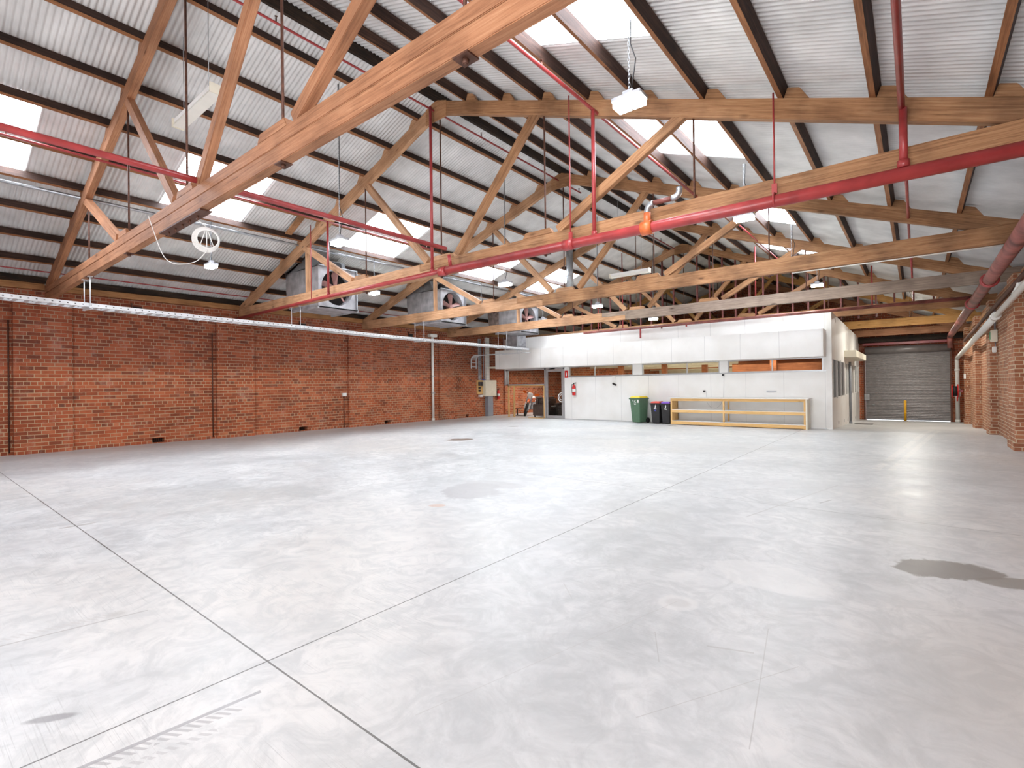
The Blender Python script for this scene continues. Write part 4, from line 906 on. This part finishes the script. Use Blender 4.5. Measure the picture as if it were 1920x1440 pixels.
# ------------------------------------------------------------------ exhaust fans
def fan(y, label, rusty=False):
    r = thing('exhaust_fan', label, 'fan', (-13.4, y, 4), 'big exhaust fans along the left roof slope')
    x0, x1, z0, z1, y1 = -14.05, -12.9, 3.78, 4.92, y+1.2
    cy, cz, rr = y+.6, 4.36, .5
    g = G()
    g.box((x0, y, z0), (x1-.015, y+.02, z1)); g.box((x0, y1-.02, z0), (x1-.015, y1, z1)); g.box((x0, y, z1-.02), (x1-.015, y1, z1)); g.box((x0, y, z0), (x1-.015, y1, z0+.02)); g.box((x0-.02, y, z0), (x0, y1, z1))
    g.build('casing', M['galvdull'], r, at(x0, y, z0))
    # front plate with a round opening, and the shroud behind it
    n = 48; vs = []; fs = []
    for k in range(n):
        a = 2*pi*k/n; c, s = cos(a), sin(a); m = max(abs(c), abs(s))
        vs += [(x1, cy+c/m*.6, cz+s/m*.57), (x1, cy+c*rr, cz+s*rr), (x1-.3, cy+c*rr, cz+s*rr)]
    for k in range(n):
        a, b = 3*k, 3*((k+1) % n); fs += [(a, b, b+1, a+1), (a+1, b+1, b+2, a+2)]
    G().add(vs, fs).build('front_plate', M['galvdull'], r, at(x1, cy, cz))
    G().add([(x1-.301, cy+cos(2*pi*k/n)*rr*1.02, cz+sin(2*pi*k/n)*rr*1.02) for k in range(n)], [tuple(range(n))]).build('dark_throat', M['void'], r, at(x1, cy, cz))
    G().cyl((x1-.3, cy, cz), (x1-.08, cy, cz), .07, 16).build('hub', M['fanblade'], r, at(x1, cy, cz))
    for k in range(5):
        a = 2*pi*k/5+.35; u = Vector((0, cos(a), sin(a))); v = Vector((0, -sin(a), cos(a))); c = Vector((x1-.12, cy, cz)); q = Vector((1, 0, 0))
        P = [c+u*.06-v*.04+q*.02, c+u*.4-v*.06+q*.06, c+u*.46-v*.02+q*.04, c+u*.46+v*.05-q*.05, c+u*.38+v*.07-q*.07, c+u*.06+v*.04-q*.02]
        G().prism(P, q*.008).build('blade', M['fanblade'], r, at(*c))
    G().box((x1-.02, y-.02, z1-.01), (x1+.06, y1+.02, z1+.02)).box((x1-.02, y-.02, z0-.02), (x1+.06, y1+.02, z0+.01)).box((x1-.02, y1-.01, z0), (x1+.06, y1+.02, z1)).build('flange', M['galv'], r, at(x1, y, z1))
    # curved inlet duct and sloping hood up to the roof
    P = [(x0-.02, y, z1+.05), (x0-.02, y, z0+.02), (x0-.45, y, z0+.05), (x0-.6, y, z0+.35), (x0-.66, y, 4.55), (x0-.66, y, z1+.05)]
    G().prism(P, (0, 1.15, 0)).build('inlet_duct', M['galvdull'] if not rusty else M['galvrust'], r, at(x0, y, z0))
    zh = lambda x: zl(x)+.05
    P = [(x0-.68, y-.01, z1), (x1-.35, y-.01, z1), (x1-.55, y-.01, zh(x1-.55)-.02), (x0-.68, y-.01, zh(x0-.68)-.02)]
    G().prism(P, (0, 1.17, 0)).build('roof_hood', M['galv'], r, at(x0, y, z1))
    G().cyl((x1-.3, y+.25, z1+.12), (x1-.3, y+.85, z1+.12), .12, 14).build('motor', M['black'], r, at(x1, y, z1))
    g = G().box((x0-.2, y-.05, z0-.06), (x1+.05, y+.0, z0-.02)).box((x0-.2, y1, z0-.06), (x1+.05, y1+.05, z0-.02))
    g.box((x0-.2, y-.05, z0-.02), (x1+.06, y1+.05, z0-.002)); g.build('platform', M['galvdull'], r, at(x0, y, z0)); return r
fan(7.5, 'big exhaust fan nearest the camera, behind the truss with the red main')
fan(12.1, 'big exhaust fan in the middle of the three along the left slope')
fan(16.62, 'big exhaust fan farthest from the camera, above the office end', True)
tag(G().cyl((-9.95, 15.85, 4.7), (-9.95, 15.85, zl(-9.95)+.2), .13, 20).cyl((-9.95, 15.85, 5.5), (-9.95, 15.85, 5.53), .137, 20).build('flue', M['galv'], None, at(-9.95, 15.85, 5)), 'vertical galvanised flue pipe coming through the left roof slope', 'flue')

# ------------------------------------------------------------------ sprinkler pipes
def run(name, label, path, r_, mat='red', heads=(), hangers=(), cat='pipe', n=12, up=.07):
    t = thing(name, label, cat, path[0]); G().tube(path, r_, n).build('pipe', M[mat], t, at(*path[0]))
    for h in heads:
        g = G().cyl(h, (h[0], h[1], h[2]+up), .012, 8).box((h[0]-.02, h[1]-.004, h[2]+up), (h[0]+.02, h[1]+.004, h[2]+up+.006)).cyl((h[0]-.014, h[1], h[2]+up), (h[0]-.014, h[1], h[2]+up+.03), .003, 5).cyl((h[0]+.014, h[1], h[2]+up), (h[0]+.014, h[1], h[2]+up+.03), .003, 5).cyl((h[0], h[1], h[2]+up+.03), (h[0], h[1], h[2]+up+.034), .022, 10)
        g.build('sprinkler_head', M['rust'], t, at(*h))
    for h in hangers:
        g = G().cyl((h[0], h[1], h[2]), (h[0], h[1], h[3]), .006, 6); g.build('hanger', M['red'], t, at(h[0], h[1], h[2]))
    return t
YM = 6.84
t = run('sprinkler_main', 'thick red sprinkler main clamped along the second truss', [(-16.6, YM, 3.69), (-11.4, YM, 3.76), (-7.15, YM, 3.77)], .045)
G().cyl((-7.2, YM, 3.76), (2.1, YM, 3.7), .075, 20).build('pipe', M['red'], t, at(-7, YM, 3.7))
for x in (-7.2, -4.3): G().cyl((x-.09, YM, 3.757-.006*(x+7.2)), (x+.09, YM, 3.757-.006*(x+7.2)), .088, 18).build('coupling', M['red'], t, at(x, YM, 3.7))
lab(G().cyl((-3.06, YM, 3.735), (-2.9, YM, 3.735), .1, 18).cyl((-2.98, YM, 3.73), (-2.98, YM, 3.95), .05, 14).build('tee_coupling', M['copper'], t, at(-3, YM, 3.7)), 'orange tee coupling')
g = G().tube([(-2.98, YM, 3.93)]+ARC((-2.88, YM, 3.97), .1, pi, pi/2, 6, (1, 0, 0), (0, 0, 1)), .042, 12)
lab(g.build('elbow', M['galv'], t, at(-3, YM, 3.9)), 'grey elbow'); G().cyl((-2.88, YM, 4.07), (-2.6, YM, 4.07), .035, 12).build('stub', M['redworn'], t, at(-2.8, YM, 4))
lab(G().tube([(-2.62, YM, 4.07)]+ARC((-2.6, YM, 4.16), .09, -pi/2, 0, 6, (1, 0, 0), (0, 0, 1))+[(-2.51, YM, 4.2)], .042, 12).build('elbow', M['galv'], t, at(-2.6, YM, 4)), 'grey elbow')
for x, z in ((-4.27, 5.9), (-1.33, 5.0), (-12.1, 5.35)):
    rr = .075 if x > -7 else .045
    zz = 3.74 if x > -7 else 3.75
    g = G().cyl((x, YM, zz+rr), (x, YM, zr(x)-.0 if x > XM else zl(x)), .011, 8); 
    if x > -7: g.tube(ARC((x, YM, zz), rr+.008, 0, 2*pi*15/16, 15, (0, 1, 0), (0, 0, 1)), .012, 6, True).box((x-.03, YM-.012, zz+rr), (x+.03, YM+.012, zz+rr+.12))
    g.build('hanger', M['red'], t, at(x, YM, 4))
for x, z1, rad, w in ((XM-.02, 7.1, .03, 'up to the ridge'), (-11.3, 5.62, .028, 'at the left, beside the nearest exhaust fan'), (-3.84, 5.75, .03, 'right of the ridge, up to the sloping branch'), (-.08, 4.42, .038, 'at the far right')):
    lab(G().cyl((x, YM-.0, 3.8), (x, YM, z1), rad, 12).cyl((x, YM, 3.78), (x, YM, 3.86), rad*1.5, 12).build('riser', M['red'], t, at(x, YM, 4)), 'red vertical riser, '+w)
t = run('sprinkler_feed', 'red feed pipe crossing from upper left to an elbow on the second truss', [(-7.0, -4, 4.1), (-7.0, 6.72, 4.14)], .04)
lab(G().tube([(-7.0, 6.7, 4.14)]+ARC((-7.0, 6.7, 4.04), .1, pi/2, 0, 6, (0, 1, 0), (0, 0, 1)), .045, 12).build('elbow', M['galv'], t, at(-7, 6.7, 4.1)), 'grey elbow')
G().cyl((-7.0, 6.8, 4.04), (-7.0, YM, 3.82), .035, 12).build('drop', M['red'], t, at(-7, 6.8, 4))
hz = lambda x, ys, z: [(x, y, z) for y in ys]
run('branch_pipe', 'thin red branch pipe high on the left slope, ending past the second truss', [(-11.33, -4, 5.62), (-11.33, 10.2, 5.62)], .022, heads=hz(-11.33, (1.2, 3.9, 8.9, 10.1), 5.62))
run('branch_pipe', 'thin dark red pipe just under the ridge', [(XM-.06, -4, 7.09), (XM-.06, 12.7, 7.09)], .02, heads=hz(XM-.06, (3.75, 8.4, 10.9, 12.6), 7.09))
run('branch_pipe', 'bright red branch pipe under the right slope, crossing beneath the nearest right skylight', [(-3.86, -4, 5.74), (-3.84, YM, 5.74), (-3.84, 11.6, 5.74)], .026, heads=hz(-3.85, (5.5, 8.9, 10.9), 5.74))
run('branch_pipe', 'red branch pipe hanging at the upper right, past the wide red main', [(-.09, -2, 4.43), (-.09, YM, 4.43)], .032, heads=hz(-.09, (5.9,), 4.43))
run('branch_pipe', 'thin red branch pipe beyond the main at the right, with two sprinkler heads', [(-.08, YM, 4.43), (-.08, 13.2, 4.43)], .022, heads=hz(-.08, (10.9, 13.1), 4.43))
run('branch_pipe', 'short red branch pipe at the right beyond the third truss', [(-.06, 15.0, 4.35), (-.06, 23.0, 4.3)], .022, heads=hz(-.06, (17.5, 19.6), 4.34))
run('branch_pipe', 'thin bright red pipe low along the left eaves', [(-16.2, -4, 4.36), (-16.2, 14.2, 4.36)], .016)
run('branch_pipe', 'red pipe under the ridge beyond the third truss', [(XM-.06, 15.0, 6.95), (XM-.06, 20.0, 6.95)], .02, heads=hz(XM-.06, (16, 18.6), 6.95))
run('branch_pipe', 'red branch pipe under the right slope beyond the third truss', [(-3.6, 13.6, 5.66), (-3.6, 18.9, 5.66)], .02, heads=hz(-3.6, (13.7, 17.5), 5.66))
t = run('sprinkler_main', 'dull dark red sprinkler main in front of the top of the white office wall', [(-10.9, 18.4, 3.67), (1.25, 18.4, 3.72)], .05, 'redworn')
for x, m in ((-7.5, 'rust'), (-6.56, 'red')): G().cyl((x, 18.4, 3.58), (x, 18.4, 3.69), .03, 10).build('plug', M[m], t, at(x, 18.4, 3.6))
G().cyl((-8.36, 18.4, 3.28), (-8.36, 18.4, 3.67), .035, 10).build('drop', M['red'], t, at(-8.3, 18.4, 3.4))
for x in (-10.2, -9.1, -4.2, -1.0): G().cyl((x, 18.4, 3.7), (x, 18.4, (zl(x) if x < XM else zr(x))), .02, 8).build('hanger', M['red'], t, at(x, 18.4, 4))
# pipes along the right wall
t = thing('sprinkler_main', 'large rusty red pipe running along the right wall towards the shutter', 'pipe', (1.2, 15, 3.6))
G().cyl((1.17, 4.0, 3.56), (1.17, 29.0, 3.42), .11, 20).tube([(1.17, 28.8, 3.42)]+ARC((1.17, 29.0, 3.25), .17, pi/2, 0, 6, (0, 1, 0), (0, 0, 1))+[(1.17, 29.17, 2.9)], .1, 16).build('pipe', M['redworn'], t, at(1.2, 15, 3.5))
for y in (13.9, 17.9): G().tube(ARC((1.17, y, 3.5), .125, 0, 2*pi*23/24, 23, (1, 0, 0), (0, 0, 1)), .03, 8, True).build('flange', M['red'], t, at(1.2, y, 3.5))
tag(G().cyl((1.5, 4, 3.53), (1.5, 27, 3.04), .045, 12).build('iron_pipe', M['rust'], None, at(1.6, 14, 3.3)), 'thin brown iron pipe between the big red pipe and the white drain', 'pipe')
t = thing('drain_pipe', 'white drain pipe sloping along the right wall and dropping beside the shutter', 'pipe', (1.46, 20, 2.8))
G().tube([(1.46, 4, 3.36), (1.46, 16.3, 2.98)], .055, 14).tube([(1.46, 16.2, 2.98), (1.46, 30.6, 2.5)]+ARC((1.46, 30.65, 2.38), .12, pi/2, 0, 5, (0, 1, 0), (0, 0, 1))+[(1.46, 30.77, fz(30.8)+.08)], .08, 16).build('pipe', M['pvc'], t, at(1.46, 20, 2.8))
for p, q in (((1.46, 16.15, 2.983), (1.46, 16.4, 2.975)), ((1.46, 30.77, fz(30.8)), (1.46, 30.77, fz(30.8)+.12)), ((1.46, 30.77, 1.9), (1.46, 30.77, 2.0))): G().cyl(p, q, .095, 16).build('collar', M['pvc'], t, at(*p))
tag(G().tube([(1.72, 13.2, 3.5), (1.55, 13.2, 3.42), (1.5, 13.2, 3.2), (1.46, 13.35, 3.1)], .05, 12).build('drain_bend', M['pvc'], None, at(1.6, 13, 3.3)), 'short white drain bend joining the drain pipe at the upper right', 'pipe')

# ------------------------------------------------------------------ lamps
def chain(g, x, y, z0, z1):
    n = int((z1-z0)/.045)
    for k in range(n):
        c = (x, y, z0+(k+.5)*(z1-z0)/n); u = (1, 0, 0) if k % 2 else (0, 1, 0)
        pts = [tuple(Vector(c)+Vector(u)*.011*cos(2*pi*i/8)+Vector((0, 0, 1))*.03*sin(2*pi*i/8)) for i in range(8)]
        g.tube(pts, .0032, 5, True)
def led(x, y, z, label, grp, on=True):
    r = thing('led_light', label, 'lamp', (x, y, z), grp); w, d = .34, .2
    G().box((x-w/2, y-d/2, z), (x+w/2, y+d/2, z+.045)).box((x-.06, y-.045, z+.045), (x+.06, y+.045, z+.11)).build('housing', M['galvdull'], r, at(x, y, z), .006)
    lab(G().box((x-w/2+.015, y-d/2+.012, z-.06), (x-.012, y+d/2-.012, z)).box((x+.012, y-d/2+.012, z-.06), (x+w/2-.015, y+d/2-.012, z)).build('lens', M['led'] if on else M['tube'], r, at(x, y, z)), 'glowing white lens' if on else 'unlit lens')
    zt = (zl(x) if x < XM else zr(x))
    g = G(); chain(g, x, y, z+.11, zt+.02); g.build('chain', M['galv'], r, at(x, y, z))
    G().tube([(x+.02, y, z+.1), (x+.05, y, z+.25), (x+.07, y+.02, z+.45), (x+.02, y, z+.62), (x+.03, y, zt+.02)], .007, 6).build('cord', M['black'], r, at(x, y, z))
RW = ['nearest the camera', 'second from the camera', 'third from the camera', 'fourth from the camera']
for k, (x, y, z) in enumerate(((-2.4, 5.08, 4.58), (-2.4, 9.75, 4.5), (-2.4, 14.2, 4.5), (-2.4, 18.35, 4.55))): led(x, y, z, 'chain-hung LED light of the right-hand row, '+RW[k], 'LED lights of the right row')
for k, (x, y, z) in enumerate(((-8.2, 5.2, 4.18), (-8.2, 9.95, 4.12), (-8.2, 14.74, 4.11), (-8.2, 19.28, 4.12))): led(x, y, z, 'chain-hung LED light of the middle row under the ridge, '+RW[k], 'LED lights of the middle row')
for k, (x, y, z) in enumerate(((-12.9, 4.78, 4.42), (-12.9, 9.35, 4.4), (-12.9, 14.2, 4.4), (-12.9, 18.25, 4.42))): led(x, y, z, 'chain-hung LED light of the left-hand row, '+RW[k]+(', unlit' if k == 3 else ''), 'LED lights of the left row', k < 3)
for k, (x, y, z) in enumerate(((-.2, 22.9, 4.12), (-.2, 27.4, 4.0))): led(x, y, z, 'LED light over the drive between office and shutter, '+('nearer' if k == 0 else 'farther')+' one', 'LED lights over the drive'); pt = bpy.data.lights.new('drive_lamp', 'AREA'); pt.energy = 65; pt.shape = 'RECTANGLE'; pt.size = .34; pt.size_y = .2; pt.color = (1, .95, .86); po = bpy.data.objects.new('drive_lamp', pt); COL.objects.link(po); po.location = (x, y, z-.075)
def batten(x0, x1, y, z, label):
    r = thing('fluorescent_batten', label, 'lamp', ((x0+x1)/2, y, z))
    G().box((x0, y-.06, z), (x1, y+.06, z+.07)).build('body', M['white'], r, at(x0, y, z), .006)
    lab(G().prism([(x0+.02, y-.08, z-.05), (x0+.02, y+.08, z-.05), (x0+.02, y+.06, z), (x0+.02, y-.06, z)], (x1-x0-.04, 0, 0)).build('diffuser', M['tube'], r, at(x0, y, z)), 'off-white diffuser, unlit')
    for x in (x0, x1): G().box((x-.012, y-.085, z-.06), (x+.012, y+.085, z+.075)).build('end_cap', M['cream'], r, at(x, y, z))
    for x in (x0+.25, x1-.25):
        g = G(); zt = (zl(x) if x < XM else zr(x)); g.cyl((x, y, z+.07), (x, y, zt), .005, 6); g.build('suspension_wire', M['galv'], r, at(x, y, z))
batten(-8.9, -7.45, 2.85, 5.62, 'unlit fluorescent batten hung at the upper left behind the nearest truss')
batten(-7.3, -6.05, 14.0, 4.82, 'unlit fluorescent batten hung over the third truss, middle of the photo')

tag(G().cyl((-1.95, 11.585, 3.722), (1.5, 11.585, 3.722), .013, 8).build('conduit', M['pvc'], None, at(-1, 11.58, 3.72)), 'white conduit under the right end of the third truss', 'conduit')
tag(G().bar((-12.0, 6.55, zl(-12.0)+.09), (-12.78, 6.6, zl(-12.78)+.09), .16, .04, (0, 0, 1)).build('roof_trimmer', M['truss_brown'], None, at(-12.4, 6.6, 5.6)), 'short brown board across two left purlins just before the second truss', 'board')
# coil of cable under the nearest truss
r = thing('cable_coil', 'coil of white cable hanging under the nearest truss with loose ends', 'cable', (-7.15, 2.5, 3.45))
g = G(); cx, cz, R = -7.2, 3.46, .155; cu = Vector((.33, .94, 0)); cc = Vector((cx, 2.62, cz)); uz = Vector((0, 0, 1))
for k in range(6): g.tube([cc+cu*((R-.007*k)*cos(2*pi*i/28))+Vector((.012*k-.03, 0, 0))+uz*((R*1.05-.009*k)*sin(2*pi*i/28)) for i in range(28)], .006, 6, True)
g.build('coil', M['white'], r, at(cx, 2.6, cz))
G().tube([(cx, 2.5, 3.7), cc+uz*.16], .006, 6).tube([cc+uz*.16, cc-cu*.08-uz*.1], .005, 6).tube([cc+uz*.16, cc+cu*.08-uz*.1], .005, 6).tube([cc+uz*.16, cc-uz*.15], .005, 6).build('ties', M['white'], r, at(cx, 2.5, cz))
G().tube(smooth([cc-uz*.15, cc-uz*.3-cu*.12, cc-uz*.36-cu*.3, cc-uz*.33-cu*.42, cc-uz*.2-cu*.5, cc+uz*.2-cu*.62]), .005, 6).build('loose_end', M['white'], r, at(cx, 2.5, cz))

# ------------------------------------------------------------------ roller shutter end
r = thing('roller_shutter', 'grey roller shutter closed at the end of the drive', 'roller door', (-.4, 31.0, -.45))
g = G(); z0, z1, n = -.40, 2.86, 44; p = (z1-z0)/n; prof = []
for k in range(n):
    for i, (a, b) in enumerate(((0, 0), (.2, .022), (.5, .032), (.8, .022))): prof.append((z0+(k+a)*p, 31.03-b))
prof.append((z1, 31.03))
vs = []; 
for z, y in prof: vs += [(-2.0, y, z), (1.22, y, z)]
g.add(vs, [(2*i, 2*i+1, 2*i+3, 2*i+2) for i in range(len(prof)-1)], 0, True)
g.build('curtain', M['roller'], r, at(-.4, 31, 0), fixn=False)
G().box((-2.0, 31.0, -.43), (1.22, 31.05, -.38)).build('bottom_rail', M['grey'], r)
G().cyl((-2.02, 30.98, 3.02), (1.25, 30.98, 3.02), .19, 24).build('drum', M['roller'], r, at(-.4, 31, 3))
for x in (-2.08, 1.22): G().box((x, 30.94, fz(31)), (x+.07, 31.1, 2.9)).build('guide_rail', M['rust'], r)
G().box((-2.05, 30.85, .55), (-1.85, 30.98, .85)).build('motor_box', M['galvdull'], r)
G().cyl((-1.75, 30.98, .3), (-1.62, 30.98, .3), .02, 8).build('lock_handle', M['galv'], r)
tag(G().box((-2.1, 30.95, 3.28), (1.3, 31.15, 3.4)).build('lintel', M['red'], None, at(-.4, 31, 3.3)), 'dark red steel lintel above the roller shutter', 'lintel')
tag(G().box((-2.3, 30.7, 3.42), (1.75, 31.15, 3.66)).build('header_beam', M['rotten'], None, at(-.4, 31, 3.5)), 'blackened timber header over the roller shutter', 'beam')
r = thing('bollard', 'yellow steel bollard in front of the roller shutter', 'bollard', (-.43, 30.2, fz(30.2)))
G().cyl((-.43, 30.2, fz(30.2)+.01), (-.43, 30.2, .56), .052, 16).build('post', M['safety'], r, at(-.43, 30.2, 0)); G().cyl((-.43, 30.2, fz(30.2)), (-.43, 30.2, fz(30.2)+.02), .1, 16).build('base_plate', M['rust'], r)
tag(G().box((-1.95, 23.9, fz(23.9)-.01), (-1.35, 24.5, fz(23.9)+.004)).build('drain_grate', M['black'], None, at(-1.6, 24.2, 0)), 'black drain grate in the floor at the office side wall', 'grate')
r = thing('hose_reel', 'red fire hose reel beside the white drop pipe at the shutter', 'hose reel', (1.35, 30.0, 1.05))
for x in (1.22, 1.42): lab(G().lathe((x, 30.0, 1.0), (1, 0, 0), [(0, .0), (0, .3), (.02, .31), (.03, .3), (.03, 0)], 24).build('disc', M['fire'], r, at(x, 30, 1)), 'red reel disc')
G().lathe((1.25, 30.0, 1.0), (1, 0, 0), [(0, .1), (0, .22), (.17, .22), (.17, .1)], 20).build('hose_coil', M['rubber'], r, at(1.3, 30, 1))
G().box((1.44, 29.95, .95), (1.6, 30.05, 1.05)).build('bracket', M['red'], r); G().cyl((1.4, 29.75, .55), (1.4, 29.75, .75), .025, 10).build('nozzle', M['fire'], r)
r = thing('notice_board', 'small white notice beside the shutter', 'notice', (1.4, 31.18, 1.1))
G().box((1.3, 31.17, .72), (1.6, 31.199, 1.05)).build('board', M['white'], r); 
g = G()
for k in range(4): g.box((1.33, 31.165, .78+k*.065), (1.53-.03*(k % 2), 31.17, .795+k*.065))
g.build('printed_lines', M['black'], r)
tag(G().box((1.56, 28.43, 1.55), (1.62, 28.6, 1.75)).build('junction_box', M['white'], None, at(1.6, 28.5, 1.6)), 'white box on the farthest pier of the right wall', 'junction box')
r = thing('exit_sign', 'cream exit sign box with green face on the right brick wall', 'exit sign', (1.68, 19.1, 2.6))
G().box((1.62, 19.12, 2.53), (1.72, 19.24, 2.86)).box((1.6, 19.0, 2.53), (1.74, 19.12, 2.86)).build('housing', M['cream'], r, bevel=.006)
G().box((1.59, 19.02, 2.6), (1.601, 19.23, 2.8)).build('green_face', M['signgreen'], r)
for y in (19.06, 19.2): G().cyl((1.7, y, 2.86), (1.7, y, 3.5), .012, 8).build('conduit', M['grey'], r)
G().cyl((1.7, 19.1, 2.35), (1.7, 19.1, 2.53), .012, 8).build('conduit', M['grey'], r)
G().box((1.64, 19.03, 2.24), (1.72, 19.2, 2.4)).build('sensor', M['white'], r, bevel=.01)

# ------------------------------------------------------------------ camera, light, view
cam = bpy.data.cameras.new('camera'); co = bpy.data.objects.new('camera', cam); COL.objects.link(co); SC.camera = co
yaw, pitch, roll, F = .678, .0030, .01276, 941.7
cam.sensor_fit = 'HORIZONTAL'; cam.sensor_width = 36; cam.lens = F/1920*36; cam.clip_start = .05; cam.clip_end = 200
f = Vector((-sin(yaw)*cos(pitch), cos(yaw)*cos(pitch), sin(pitch))); rt = Vector((cos(yaw), sin(yaw), 0)); dn = f.cross(rt)
c_, s_ = cos(roll), sin(roll); r2 = rt*c_+dn*s_; d2 = -rt*s_+dn*c_
co.matrix_world = Matrix(((r2.x, -d2.x, -f.x, 0), (r2.y, -d2.y, -f.y, 0), (r2.z, -d2.z, -f.z, 1.5), (0, 0, 0, 1)))
w = bpy.data.worlds.new('sky'); SC.world = w; w.use_nodes = True; bg = w.node_tree.nodes['Background']
bg.inputs[0].default_value = (.93, .96, 1.0, 1); bg.inputs[1].default_value = 3.0
def area(name, loc, size, power, rot=(0, 0, 0), col=(1, 1, 1)):
    l = bpy.data.lights.new(name, 'AREA'); l.shape = 'RECTANGLE'; l.size, l.size_y = size; l.energy = power; l.color = col
    o = bpy.data.objects.new(name, l); COL.objects.link(o); o.location = loc; o.rotation_euler = rot; return o
area('added_rear_fill', (-1.4, YB-.3, 1.85), (5.6, 3.5), 560, (radians(90), 0, 0), (.97, .98, 1.0))  # added fill light outside the unseen rear opening
area('office_ceiling_light', (-6.5, 23.5, 2.22), (6, 4), 300, (0, 0, 0), (1, .84, .66))
area('lounge_fill', (-14.3, 21.5, 2.3), (2, 3), 90, (0, 0, 0), (1, .95, .88))  # added fill for the lounge, not a visible fitting
area('office_front_light', (-6.6, 19.15, 2.3), (8, .3), 70, (0, 0, 0), (1, .84, .66))
SC.view_settings.view_transform = 'Standard'; SC.view_settings.look = 'None'; SC.view_settings.exposure = 0.58; SC.view_settings.gamma = 1.0
SC.view_settings.use_curve_mapping = False
SC.cycles.diffuse_bounces = 6; SC.cycles.max_bounces = 10; SC.cycles.glossy_bounces = 4; SC.cycles.transparent_max_bounces = 12
SC.cycles.sample_clamp_indirect = 6.0; SC.cycles.caustics_reflective = False; SC.cycles.caustics_refractive = False
